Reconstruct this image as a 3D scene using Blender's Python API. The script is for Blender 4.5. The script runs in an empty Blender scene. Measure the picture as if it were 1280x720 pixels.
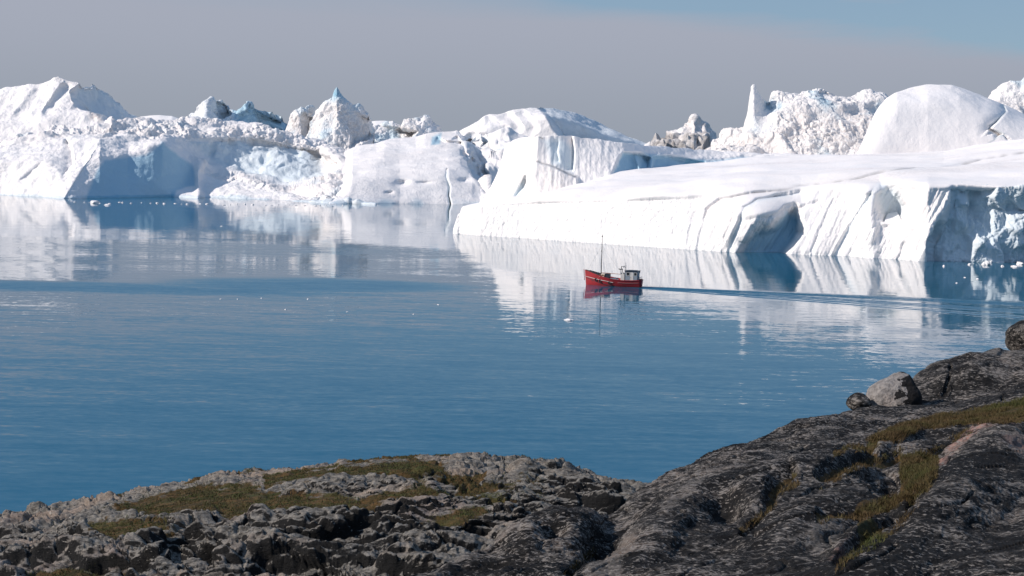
import bpy, bmesh, math, random
import numpy as np
from mathutils import Matrix, Vector

random.seed(7)
RNG = np.random.default_rng(11)
C = bpy.context.scene.collection
R = math.radians

# ------------------------------------------------------------------ camera geometry
F = 1758.0                      # focal length in photo pixels (1280 wide)
H = 27.6                        # eye height above the water
PITCH, ROLL = math.atan(165 / F), R(1.3)
FWD = np.array([0, math.cos(PITCH), -math.sin(PITCH)])
UP0 = np.array([0, math.sin(PITCH), math.cos(PITCH)])
RT0 = np.array([1.0, 0, 0])
RT = RT0 * math.cos(ROLL) + UP0 * math.sin(ROLL)
UP = UP0 * math.cos(ROLL) - RT0 * math.sin(ROLL)
EYE = np.array([0, 0, H])
SUN_DIR = np.array([-0.97, -0.24, 0.0]); SUN_DIR /= np.linalg.norm(SUN_DIR)
SUN_EL = R(32)


def ray(x, y):
    x = np.asarray(x, float)[..., None]; y = np.asarray(y, float)[..., None]
    return FWD + (x - 640) / F * RT - (y - 360) / F * UP


def at(x, y, D):
    """world point on the sight line (x, y) at forward distance D"""
    r = ray(x, y)
    return EYE + r * (np.asarray(D, float) / r[..., 1])[..., None]


def water_D(x, y):
    r = ray(x, y)
    return H * r[..., 1] / -r[..., 2]


def project(P):
    q = P - EYE
    d = q @ FWD
    return 640 + F * (q @ RT) / d, 360 - F * (q @ UP) / d


# ------------------------------------------------------------------ noise (numpy)
_p = np.random.default_rng(3).permutation(256)
PERM = np.concatenate([_p, _p, _p])
_g = np.random.default_rng(4).normal(size=(256, 3)); GRAD = _g / np.linalg.norm(_g, axis=1)[:, None]
RND = np.random.default_rng(5).random((256, 4))


def perlin(p, seed=0):
    p = p + seed * 17.31
    i = np.floor(p).astype(int); f = p - i
    i &= 255
    u = f * f * f * (f * (f * 6 - 15) + 10)
    out = 0
    for dx in (0, 1):
        wx = u[..., 0] if dx else 1 - u[..., 0]
        for dy in (0, 1):
            wy = u[..., 1] if dy else 1 - u[..., 1]
            for dz in (0, 1):
                wz = u[..., 2] if dz else 1 - u[..., 2]
                h = PERM[PERM[PERM[(i[..., 0] + dx) & 255] + ((i[..., 1] + dy) & 255)] + ((i[..., 2] + dz) & 255)]
                g = GRAD[h]
                d = g[..., 0] * (f[..., 0] - dx) + g[..., 1] * (f[..., 1] - dy) + g[..., 2] * (f[..., 2] - dz)
                out = out + d * wx * wy * wz
    return out * 1.5


def fbm(p, octs=4, gain=.5, seed=0, ridged=False, lac=2.03):
    s, a, t = 0, 1.0, 0
    for o in range(octs):
        n = perlin(p, seed + o * 3.7)
        if ridged:
            n = 1 - 2 * np.abs(n)
        s = s + n * a; t += a; a *= gain; p = p * lac
    return s / t


def worley(p, seed=0, jit=.9):
    """F1, F2 and two random numbers of the nearest cell, plus a tilted plane value inside it"""
    p = p + seed * 9.13
    i = np.floor(p).astype(int)
    n = p.shape[:-1]
    f1 = np.full(n, 9.0); f2 = np.full(n, 9.0); r1 = np.zeros(n); tilt = np.zeros(n)
    for dx in (-1, 0, 1):
        for dy in (-1, 0, 1):
            for dz in (-1, 0, 1):
                c = i + (dx, dy, dz)
                h = PERM[PERM[PERM[c[..., 0] & 255] + (c[..., 1] & 255)] + (c[..., 2] & 255)]
                rr = RND[h]
                v = p - (c + .5 + (rr[..., :3] - .5) * jit)
                d = np.sqrt((v * v).sum(-1))
                m = d < f1
                f2 = np.where(m, f1, np.minimum(f2, d))
                f1 = np.where(m, d, f1)
                r1 = np.where(m, rr[..., 3], r1)
                tilt = np.where(m, (v * GRAD[h]).sum(-1), tilt)
    return f1, f2, r1, tilt


def rubble(p, seed=0, warp=.25, k=13.0):
    """angular blocks: every cell a tilted facet at its own height, edges eased"""
    p = p + warp * np.stack([perlin(p * 1.3, seed + 1), perlin(p * 1.3, seed + 2), perlin(p * 1.3, seed + 3)], -1)
    p = p + seed * 9.13
    i = np.floor(p).astype(int)
    n = p.shape[:-1]
    f1 = np.full(n, 9.0); f2 = np.full(n, 9.0); sw = np.zeros(n); sh = np.zeros(n)
    for dx in (-1, 0, 1):
        for dy in (-1, 0, 1):
            for dz in (-1, 0, 1):
                c = i + (dx, dy, dz)
                h = PERM[PERM[PERM[c[..., 0] & 255] + (c[..., 1] & 255)] + (c[..., 2] & 255)]
                rr = RND[h]
                v = p - (c + .5 + (rr[..., :3] - .5) * .9)
                d = np.sqrt((v * v).sum(-1))
                w = np.exp(-k * d)
                sw += w; sh += w * ((rr[..., 3] - .5) * .9 + (v * GRAD[h]).sum(-1) * 1.1)
                m = d < f1
                f2 = np.where(m, f1, np.minimum(f2, d)); f1 = np.where(m, d, f1)
    edge = np.clip((f2 - f1) / .25, 0, 1)
    return sh / sw + (np.sqrt(edge) - .8) * .18


def sstep(a, b, x):
    t = np.clip((x - a) / (b - a), 0, 1)
    return t * t * (3 - 2 * t)


def seg_dist(x, y, pts):
    """distance to a polyline, signed side (+ = right of its direction in the picture) and 0..1 position along it"""
    best = np.full(x.shape, 1e9); side = np.zeros(x.shape); tt = np.zeros(x.shape)
    L = [0]
    for (ax, ay), (bx, by) in zip(pts, pts[1:]):
        L.append(L[-1] + math.hypot(bx - ax, by - ay))
    for k, ((ax, ay), (bx, by)) in enumerate(zip(pts, pts[1:])):
        ex, ey = bx - ax, by - ay; l2 = ex * ex + ey * ey + 1e-9
        t = np.clip(((x - ax) * ex + (y - ay) * ey) / l2, 0, 1)
        qx, qy = x - ax - t * ex, y - ay - t * ey
        d = np.hypot(qx, qy); m = d < best
        best = np.where(m, d, best)
        side = np.where(m, np.sign(ex * qy - ey * qx), side)
        tt = np.where(m, (L[k] + t * math.sqrt(l2)) / L[-1], tt)
    return best, side, tt


def pmask(x, y, poly, blur):
    d, _, _ = seg_dist(x, y, poly + [poly[0]])
    inside = np.zeros(x.shape, bool)
    for (ax, ay), (bx, by) in zip(poly, poly[1:] + [poly[0]]):
        if ay == by: continue
        c = ((ay > y) != (by > y)) & (x < (bx - ax) * (y - ay) / (by - ay) + ax)
        inside ^= c
    return sstep(-blur, blur, np.where(inside, d, -d))


def ramp(x, y, p0, p1):
    ex, ey = p1[0] - p0[0], p1[1] - p0[1]
    return np.clip(((x - p0[0]) * ex + (y - p0[1]) * ey) / (ex * ex + ey * ey), 0, 1)


def groove(x, y, pts, w, fade=.15):
    d, s, t = seg_dist(x, y, pts)
    f = np.minimum(sstep(0, fade, t), sstep(0, fade, 1 - t)) if fade else 1
    return np.exp(-(d / w) ** 2) * f


def ledge(x, y, pts, w, fade=.15, on=1.6):
    """1 on the right-hand side of the line, dying away over w pixels; comes on over a few pixels"""
    d, s, t = seg_dist(x, y, pts)
    f = np.minimum(sstep(0, fade, t), sstep(0, fade, 1 - t)) if fade else 1
    q = d * s
    return sstep(-on, on, q) * np.exp(-np.maximum(q, 0) / w) * f


def pl(pts, xs):
    if not isinstance(pts, (list, tuple)):
        return np.full(xs.shape, float(pts))
    a = np.array(pts, float)
    return np.interp(xs, a[:, 0], a[:, 1])


def gsmooth(A, s, axis):
    if s <= 0: return A
    n = int(math.ceil(3 * s)); k = np.exp(-.5 * (np.arange(-n, n + 1) / s) ** 2); k /= k.sum()
    A = np.moveaxis(A, axis, 0)
    Pd = np.concatenate([np.repeat(A[:1], n, 0), A, np.repeat(A[-1:], n, 0)])
    out = sum(k[j] * Pd[j:j + len(A)] for j in range(2 * n + 1))
    return np.moveaxis(out, 0, axis)


# ------------------------------------------------------------------ object helpers
def link(o, parent=None):
    C.objects.link(o)
    if parent is not None: o.parent = parent
    return o


def tag(o, label=None, cat=None, group=None, kind=None):
    if label: o['label'] = label
    if cat: o['category'] = cat
    if group: o['group'] = group
    if kind: o['kind'] = kind
    return o


def grid_mesh(name, P, mat, attrs=None, parent=None, flip=False):
    r, c = P.shape[:2]
    me = bpy.data.meshes.new(name)
    idx = np.arange(r * c).reshape(r, c)
    q = np.stack([idx[:-1, :-1], idx[:-1, 1:], idx[1:, 1:], idx[1:, :-1]], -1).reshape(-1, 4)
    if flip: q = q[:, ::-1]
    me.vertices.add(r * c); me.vertices.foreach_set('co', P.reshape(-1).astype(np.float32))
    me.loops.add(q.size); me.loops.foreach_set('vertex_index', q.reshape(-1).astype(np.int32))
    me.polygons.add(len(q)); me.polygons.foreach_set('loop_start', (np.arange(len(q)) * 4).astype(np.int32))
    me.polygons.foreach_set('use_smooth', np.ones(len(q), bool))
    me.update(calc_edges=True)
    for k, v in (attrs or {}).items():
        a = me.attributes.new(k, 'FLOAT', 'POINT'); a.data.foreach_set('value', np.ascontiguousarray(v, np.float32).reshape(-1))
    me.materials.append(mat)
    return link(bpy.data.objects.new(name, me), parent)


def normals(P):
    dr = np.gradient(P, axis=0); dc = np.gradient(P, axis=1)
    n = np.cross(dc, dr)
    return n / (np.linalg.norm(n, axis=-1, keepdims=True) + 1e-9)


LAST = {}


def loft(name, mat, x0, x1, nc, keys, rows, rough, feat=None, smooth=(4, 1), back=60, bottom=-4.0, z_feat=False, origin=None):
    """Surface through contour lines (photo x -> photo y, distance), closed behind and below, then roughened.
    rough(P, N, px, py, w) -> displacement along the normal and a dict of point attributes."""
    xs = np.linspace(x0, x1, nc)
    K = []
    for ys, Ds in keys:
        y = pl(ys, xs)
        K.append(at(xs, y, water_D(xs, y) if Ds == 'water' else pl(Ds, xs)))
    base = K[0].copy(); base[:, 2] = bottom
    seq = [base] + K
    rr = [max(3, rows[0] // 6)] + list(rows)
    grid = []
    for a, b, n in zip(seq, seq[1:], rr):
        t = np.linspace(0, 1, n, endpoint=False)[:, None, None]
        grid.append(a[None] * (1 - t) + b[None] * t)
    front = sum(rr)
    top = K[-1]
    hd = top - EYE; hd[:, 2] = 0; hd /= np.linalg.norm(hd, axis=1)[:, None]
    b1 = top + hd * back * .5; b1[:, 2] = bottom + (top[:, 2] - bottom) * .72
    b2 = top + hd * back; b2[:, 2] = bottom
    for a, b, n in ((top, b1, 14), (b1, b2, 10)):
        t = np.linspace(0, 1, n, endpoint=False)[:, None, None]
        grid.append(a[None] * (1 - t) + b[None] * t)
    grid.append(b2[None])
    P = np.concatenate(grid, 0)
    P = gsmooth(P, smooth[0], 0); P = gsmooth(P, smooth[1], 1)
    px, py = project(P)
    w = np.ones(P.shape[:2]); w[front + 4:] = 0
    w = gsmooth(w, 2, 0)
    if feat is not None:
        d = feat(px, py) * w
        if z_feat:
            P = P + normals(P) * d[..., None]
        else:
            hd = P - EYE; hd[..., 2] = 0; hd /= np.linalg.norm(hd, axis=-1, keepdims=True)
            P = P + hd * d[..., None]
    N = normals(P)
    d, attrs = rough(P, N, px, py, w)
    P = P + N * d[..., None]
    # end caps
    def cap(col, sgn):
        e = col.copy(); e[:, 2] = np.minimum(e[:, 2], bottom); e[:, 0] += sgn * 2.0
        m = (col + e) / 2; m[:, 0] += sgn * .6
        return m[:, None], e[:, None]
    m0, e0 = cap(P[:, 0], -1); m1, e1 = cap(P[:, -1], 1)
    P = np.concatenate([e0, m0, P, m1, e1], 1)
    attrs = {k: np.concatenate([v[:, :1], v[:, :1], v, v[:, -1:], v[:, -1:]], 1) for k, v in attrs.items()}
    LAST.clear(); LAST.update(attrs)
    o = grid_mesh(name, P, mat, attrs)
    return o, P


# ------------------------------------------------------------------ materials
def new_mat(name):
    m = bpy.data.materials.new(name); m.use_nodes = True
    nt = m.node_tree
    b = nt.nodes['Principled BSDF']
    return m, nt, b


class NB:
    """small node builder"""
    def __init__(s, nt): s.nt = nt
    def n(s, t, **kw):
        k = s.nt.nodes.new(t)
        for a, v in kw.items(): setattr(k, a, v)
        return k
    def l(s, a, b): s.nt.links.new(a, b)
    def val(s, sock, v):
        if hasattr(v, 'is_linked') or isinstance(v, bpy.types.NodeSocket): s.l(v, sock)
        else: sock.default_value = v
    def math(s, op, a, b=None, clamp=False):
        k = s.n('ShaderNodeMath', operation=op); k.use_clamp = clamp
        s.val(k.inputs[0], a)
        if b is not None: s.val(k.inputs[1], b)
        return k.outputs[0]
    def mix(s, f, a, b):
        k = s.n('ShaderNodeMix', data_type='RGBA'); s.val(k.inputs[0], f)
        for sk, v in ((k.inputs[6], a), (k.inputs[7], b)):
            if isinstance(v, tuple): sk.default_value = (*v, 1) if len(v) == 3 else v
            else: s.l(v, sk)
        return k.outputs[2]
    def attr(s, name): return s.n('ShaderNodeAttribute', attribute_name=name).outputs['Fac']
    def noise(s, vec, scale, detail=4, rough=.55, dist=0.0, out='Fac'):
        k = s.n('ShaderNodeTexNoise'); s.l(vec, k.inputs['Vector'])
        k.inputs['Scale'].default_value = scale; k.inputs['Detail'].default_value = detail
        k.inputs['Roughness'].default_value = rough; k.inputs['Distortion'].default_value = dist
        return k.outputs[out]
    def ss(s, a, b, x):
        k = s.n('ShaderNodeMapRange', interpolation_type='SMOOTHSTEP')
        s.val(k.inputs[0], x); k.inputs[1].default_value = a; k.inputs[2].default_value = b
        return k.outputs[0]
    def mapping(s, vec, scale=(1, 1, 1), rot=(0, 0, 0), loc=(0, 0, 0)):
        k = s.n('ShaderNodeMapping'); s.l(vec, k.inputs[0])
        k.inputs['Scale'].default_value = scale; k.inputs['Rotation'].default_value = rot; k.inputs['Location'].default_value = loc
        return k.outputs[0]
    def bump(s, h, dist, strength=1.0, nrm=None):
        k = s.n('ShaderNodeBump'); k.inputs['Strength'].default_value = strength; k.inputs['Distance'].default_value = dist
        s.l(h, k.inputs['Height'])
        if nrm is not None: s.l(nrm, k.inputs['Normal'])
        return k.outputs[0]


def ice_mat(name, snow=(.89, .852, .828), grain=1.0, scale=1.0, flute=0.0):
    m, nt, b = new_mat(name); k = NB(nt)
    co = k.n('ShaderNodeTexCoord').outputs['Object']
    n1 = k.noise(co, .05 * scale, 6, .6)
    n2 = k.noise(co, .6 * scale, 5, .65)
    col = k.mix(k.ss(.35, .75, n1), snow, tuple(c * f for c, f in zip(snow, (.93, .955, .975))))
    bl = k.math('MULTIPLY', k.attr('blue'), k.ss(.2, .6, n2), True)
    col = k.mix(k.attr('blue'), col, (.27, .52, .66))  # blue ice; the attribute also carries shade painted into the colour
    dm = k.math('MULTIPLY', k.attr('dirt'), k.ss(.3, .62, n2), True)
    col = k.mix(dm, col, (.56, .50, .465))
    col = k.mix(k.attr('dark'), col, (.16, .155, .15))
    k.l(col, b.inputs['Base Color'])
    b.inputs['Roughness'].default_value = .62
    b.inputs['Specular IOR Level'].default_value = .25
    v = k.mapping(co, (1, 1, .35 if flute else 1))
    hb = k.noise(v, .9 * scale, 6, .68)
    k.l(k.bump(hb, .9 * grain / scale, .7), b.inputs['Normal'])
    return m


def rock_mat(name, scale, dark, mid, pale, rot, stretch, lo, hi, fleck=.62, blk=.30, spk=13.0):
    """lichened gneiss: black lichen over grey and pale streaked rock, moss where the attribute says so"""
    m, nt, b = new_mat(name); k = NB(nt)
    co = k.n('ShaderNodeTexCoord').outputs['Object']
    st = k.mapping(co, stretch, rot)
    n_big = k.noise(co, .35 * scale, 5, .6, .3)
    n_mid = k.noise(st, 1.6 * scale, 7, .68, .4)
    n_fin = k.noise(st, 8.0 * scale, 6, .7, .2)
    n_spk = k.noise(st, spk * scale, 4, .62)
    f = k.math('ADD', k.math('MULTIPLY', n_mid, .5), k.math('MULTIPLY', n_fin, .5))
    f = k.math('ADD', f, k.math('MULTIPLY', k.math('SUBTRACT', n_big, .5), .25))
    f = k.math('ADD', f, k.math('MULTIPLY', k.attr('pale'), .30))
    f = k.math('SUBTRACT', f, k.math('MULTIPLY', k.attr('black'), blk))
    grey = k.mix(k.ss(.35, .65, n_fin), mid, pale)
    warm = k.mix(k.ss(.5, .7, n_big), grey, tuple(c * q for c, q in zip(pale, (1.0, .86, .78))))
    warm = k.mix(k.attr('pink'), warm, (.46, .25, .20))
    col = k.mix(k.ss(lo, hi, f), dark, warm)
    col = k.mix(k.math('MULTIPLY', k.ss(fleck, fleck + .07, k.math('ADD', n_spk, k.math('ADD', k.math('MULTIPLY', k.math('SUBTRACT', n_mid, .5), .45), k.math('MULTIPLY', k.math('SUBTRACT', n_big, .5), .4)))), .85), col, tuple(min(1, c * 1.5) for c in pale))
    mossn = k.noise(co, 3.5 * scale, 5, .7)
    mcol = k.mix(k.ss(.35, .65, mossn), (.048, .038, .013), (.13, .075, .028))
    mcol = k.mix(k.ss(.5, .75, k.noise(co, .9 * scale, 3)), mcol, (.062, .07, .02))
    ms = k.ss(.42, .58, k.math('ADD', k.attr('moss'), k.math('MULTIPLY', k.math('SUBTRACT', mossn, .5), .7)))
    col = k.mix(ms, col, mcol)
    k.l(col, b.inputs['Base Color'])
    b.inputs['Roughness'].default_value = .85
    b.inputs['Specular IOR Level'].default_value = .2
    nb = k.bump(n_fin, .16 / scale, .9)
    nb = k.bump(n_spk, .025 / scale, .7, nb)
    k.l(nb, b.inputs['Normal'])
    return m


def flat_mat(name, col, rough=.6, metal=0.0, wear=.25, wear_col=None, scale=3.0):
    m, nt, b = new_mat(name); k = NB(nt)
    co = k.n('ShaderNodeTexCoord').outputs['Object']
    n = k.noise(co, scale, 5, .65)
    wc = wear_col or tuple(c * .55 for c in col)
    k.l(k.mix(k.math('MULTIPLY', k.ss(.45, .75, n), wear * 2, True), col, wc), b.inputs['Base Color'])
    b.inputs['Roughness'].default_value = rough; b.inputs['Metallic'].default_value = metal
    return m


M_ICE = ice_mat('glacier_ice')
M_NEAR = ice_mat('near_ice', flute=1.0, grain=.55, scale=1.6)
M_DIRTY = ice_mat('dirty_ice', snow=(.86, .83, .81), grain=1.3)
M_SMOOTH = ice_mat('smooth_snow', grain=.25, scale=.7)

# ------------------------------------------------------------------ world, sun, camera
W = bpy.data.worlds.new("World"); bpy.context.scene.world = W; W.use_nodes = True
nt = W.node_tree; k = NB(nt)
bg = nt.nodes['Background']
sky = k.n('ShaderNodeTexSky', sky_type='NISHITA'); sky.sun_disc = False
sky.sun_elevation = SUN_EL
sky.sun_rotation = math.atan2(SUN_DIR[0], SUN_DIR[1])
sky.altitude = 50; sky.air_density = 1.0; sky.dust_density = .6; sky.ozone_density = 1.6
gen = k.n('ShaderNodeTexCoord').outputs['Generated']
sx = k.n('ShaderNodeSeparateXYZ'); k.l(gen, sx.inputs[0])
el = sx.outputs[2]
# thin veil of high haze: grey near the horizon, broken up towards the right and higher up
vv = k.mapping(gen, (2.2, 2.2, 16))
cl = k.noise(vv, 1.6, 5, .55, .4)
gx = sx.outputs[0]
edge = k.math('SUBTRACT', .109, k.math('MULTIPLY', k.math('ADD', gx, .08), .087))      # lower towards the right
off = k.math('ADD', k.math('SUBTRACT', el, edge), k.math('MULTIPLY', k.math('SUBTRACT', cl, .5), .05))
wdt = k.math('ADD', .020, k.math('MULTIPLY', k.math('SUBTRACT', 1.0, k.ss(-.25, .08, gx)), .05))
hz = k.math('SUBTRACT', 1.0, k.ss(-.4, 1.0, k.math('DIVIDE', off, wdt)))
wisp = k.ss(.56, .74, k.noise(k.mapping(gen, (2.0, 2.0, 30), (0, R(4), 0)), 2.6, 5, .6, .3))
hz = k.math('MAXIMUM', hz, k.math('MULTIPLY', wisp, .45))
hz = k.math('MAXIMUM', hz, .25)
hcol = k.mix(k.ss(0.0, .10, el), (2.7, 3.0, 3.55), (3.3, 3.52, 4.2))
blue = k.mix(k.ss(.06, .35, el), (1.35, 2.75, 4.2), (.75, 2.2, 4.6))
base = k.mix(.7, sky.outputs[0], blue)
k.l(k.mix(k.math('MULTIPLY', hz, .97), base, hcol), bg.inputs['Color'])
bg.inputs['Strength'].default_value = .116

sun = bpy.data.lights.new('sun', 'SUN'); sun.energy = 4.8; sun.angle = R(.5); sun.color = (1.0, .90, .82)
so = link(bpy.data.objects.new('sun', sun))
sd = Vector((SUN_DIR[0] * math.cos(SUN_EL), SUN_DIR[1] * math.cos(SUN_EL), math.sin(SUN_EL)))
so.rotation_euler = sd.to_track_quat('Z', 'Y').to_euler(); so.location = (-200, 0, 200)

cam = bpy.data.cameras.new('camera'); cam.lens = F / 1280 * 36; cam.sensor_width = 36
cam.clip_start = .5; cam.clip_end = 60000
co_ = link(bpy.data.objects.new('camera', cam))
m3 = Matrix((RT, UP, -FWD)).transposed()
co_.matrix_world = Matrix.Translation(Vector(EYE)) @ m3.to_4x4()
bpy.context.scene.camera = co_
bpy.context.scene.view_settings.view_transform = 'Standard'
bpy.context.scene.view_settings.look = 'None'
bpy.context.scene.view_settings.exposure = 0
cy = bpy.context.scene.cycles
cy.max_bounces = 8; cy.diffuse_bounces = 3; cy.glossy_bounces = 4
try:
    cy.use_denoising = True; cy.denoiser = 'OPENIMAGEDENOISE'
except Exception:
    pass

# ------------------------------------------------------------------ boat position (needed by the wake)
BX, BY_ = at(767, 357.5, water_D(767, 357.5))[:2]
HEAD = R(180 - 17)              # heading: to the left and a little away

# ------------------------------------------------------------------ water
def build_water():
    m, nt, b = new_mat('sea_water'); k = NB(nt)
    geo = k.n('ShaderNodeNewGeometry').outputs['Position']
    # slopes of the ripples: long crests lying across the view, three sizes
    def slope(scale, rotz, seed, detail=2.0):
        v = k.mapping(geo, scale, (0, 0, rotz), (seed * 13.7, seed * 5.1, 0))
        n = k.noise(v, 1.0, detail, .5, .0, 'Color')
        s = k.n('ShaderNodeVectorMath', operation='SUBTRACT'); k.l(n, s.inputs[0]); s.inputs[1].default_value = (.5, .5, .5)
        return s.outputs[0]
    def scaled(v, f):
        s = k.n('ShaderNodeVectorMath', operation='MULTIPLY'); k.l(v, s.inputs[0])
        if isinstance(f, tuple): s.inputs[1].default_value = f
        else:
            c = k.n('ShaderNodeCombineXYZ'); k.l(f, c.inputs[0]); k.l(f, c.inputs[1]); c.inputs[2].default_value = 0
            k.l(c.outputs[0], s.inputs[1])
        return s.outputs[0]
    def add(a, c):
        s = k.n('ShaderNodeVectorMath', operation='ADD'); k.l(a, s.inputs[0])
        if isinstance(c, tuple): s.inputs[1].default_value = c
        else: k.l(c, s.inputs[1])
        return s.outputs[0]
    big = scaled(slope((.035, .16, .1), R(-6), 1), (.02, .06, 0))
    mid = scaled(slope((.14, .72, .1), R(-9), 2), (.04, .14, 0))
    fin = scaled(slope((.9, 2.6, .1), R(-4), 3), (.06, .15, 0))
    w = add(add(big, mid), fin)
    # calm slicks and wind-ruffled lanes
    sp = k.n('ShaderNodeSeparateXYZ'); k.l(geo, sp.inputs[0])
    x, y = sp.outputs[0], sp.outputs[1]
    ln = k.noise(k.mapping(geo, (.006, .022, .1), (0, 0, R(3)), (3, 9, 0)), 1.0, 3, .5)
    near = k.math('SUBTRACT', 1.0, k.ss(110, 330, y))
    calm = k.math('ADD', .13, k.math('MULTIPLY', near, .55))
    calm = k.math('ADD', calm, k.math('MULTIPLY', k.ss(.45, .70, ln), .22))
    tilt = k.math('MULTIPLY', near, .10)
    def lane(cx, cy, rx, ry, amt):
        nonlocal tilt
        dx = k.math('DIVIDE', k.math('SUBTRACT', x, cx), rx); dy = k.math('DIVIDE', k.math('SUBTRACT', y, cy), ry)
        d = k.math('ADD', k.math('MULTIPLY', dx, dx), k.math('MULTIPLY', dy, dy))
        d = k.math('ADD', d, k.math('MULTIPLY', k.math('SUBTRACT', ln, .5), 2.2))
        tilt = k.math('ADD', tilt, k.math('MULTIPLY', k.math('SUBTRACT', 1.0, k.ss(.1, 1.3, d)), amt))
    for px_, py_, wx, y0, y1, amt in LANES:
        D0, D1 = float(water_D(px_, y1)), float(water_D(px_, y0)); Dm = (D0 + D1) / 2
        lane(float((px_ - 640) / F * Dm), Dm, float(wx / F * Dm), (D1 - D0) / 2, amt)
    w = scaled(w, k.math('ADD', calm, k.math('MULTIPLY', tilt, .5)))
    ct = k.n('ShaderNodeCombineXYZ'); k.l(k.math('MULTIPLY', tilt, -.11), ct.inputs[1])
    w = add(w, ct.outputs[0])   # of ruffled water one sees mostly the faces turned towards the eye
    # wake: two arms of steep little waves opening behind the boat
    hx, hy = math.cos(HEAD), math.sin(HEAD)
    dx = k.math('SUBTRACT', x, float(BX)); dy = k.math('SUBTRACT', y, float(BY_))
    u = k.math('SUBTRACT', 0.0, k.math('ADD', k.math('MULTIPLY', dx, hx), k.math('MULTIPLY', dy, hy)))   # distance behind
    v = k.math('ADD', k.math('MULTIPLY', dx, -hy), k.math('MULTIPLY', dy, hx))
    fade = k.math('MULTIPLY', k.ss(1, 6, u), k.math('SUBTRACT', 1.0, k.ss(40, 115, u)))
    fade = k.math('ADD', fade, k.math('MULTIPLY', k.ss(-7, -5, u), .0))
    wk = None
    wob = k.math('MULTIPLY', k.math('SUBTRACT', k.noise(k.mapping(geo, (.25, .25, .1)), 1.0, 2), .5), 2.4)
    for side, ang, amp, per in ((-1, .055, .34, 2.3), (1, .12, .18, 2.8), (1, .27, .08, 3.2), (-1, .30, .0, 3.0)):
        if amp == 0: continue
        off = k.math('SUBTRACT', k.math('ADD', v, wob), k.math('MULTIPLY', u, side * ang * 1.0))
        wd = k.math('ADD', 1.2, k.math('MULTIPLY', u, .035))
        q = k.math('DIVIDE', off, wd)
        env = k.math('POWER', 2.718, k.math('MULTIPLY', k.math('MULTIPLY', q, q), -1.0))
        s_ = k.math('MULTIPLY', k.math('SINE', k.math('MULTIPLY', off, 6.283 / per)), env)
        s_ = k.math('ADD', k.math('MULTIPLY', s_, .6), k.math('MULTIPLY', env, .7))
        s_ = k.math('MULTIPLY', k.math('MULTIPLY', s_, fade), amp)
        wk = s_ if wk is None else k.math('ADD', wk, s_)
    cw = k.n('ShaderNodeCombineXYZ'); k.l(k.math('MULTIPLY', wk, .25), cw.inputs[0]); k.l(k.math('MULTIPLY', wk, -1.0), cw.inputs[1])
    w = add(w, cw.outputs[0])
    nz = k.n('ShaderNodeVectorMath', operation='NORMALIZE'); k.l(add(w, (0, 0, 1)), nz.inputs[0])
    k.l(nz.outputs[0], b.inputs['Normal'])
    b.inputs['Base Color'].default_value = (.0005, .086, .150, 1)
    b.inputs['Roughness'].default_value = .04
    b.inputs['IOR'].default_value = 1.333
    xs = np.concatenate([[-30000, -8000, -3000], np.linspace(-1200, 1200, 25), [3000, 8000, 30000]])
    ys = np.concatenate([[-3000, -400], np.linspace(-50, 1500, 24), [3000, 8000, 40000]])
    P = np.zeros((len(ys), len(xs), 3)); P[..., 0] = xs[None]; P[..., 1] = ys[:, None]
    o = grid_mesh('water', P, m)
    tag(o, 'calm blue fjord water reflecting the icebergs', kind='structure')


LANES = [(120, 0, 420, 352, 369, .50), (400, 0, 210, 347, 366, .42), (260, 0, 400, 298, 322, .14), (60, 0, 230, 318, 331, .08),
         (230, 0, 180, 285, 298, .10)]
build_water()
del k

# ------------------------------------------------------------------ icebergs
def zeros(px): return np.zeros(px.shape)


def ice_attrs(px, blue=None, dirt=None, dark=None):
    z = zeros(px)
    return {'blue': z if blue is None else np.clip(blue, 0, 1), 'dirt': z if dirt is None else np.clip(dirt, 0, 1), 'dark': z if dark is None else np.clip(dark, 0, 1)}


def berg(name, label, *a, **kw):
    o, P = loft(name, *a, **kw)
    tag(o, label, 'iceberg', 'icebergs along the far side of the fjord')
    return o, P


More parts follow.
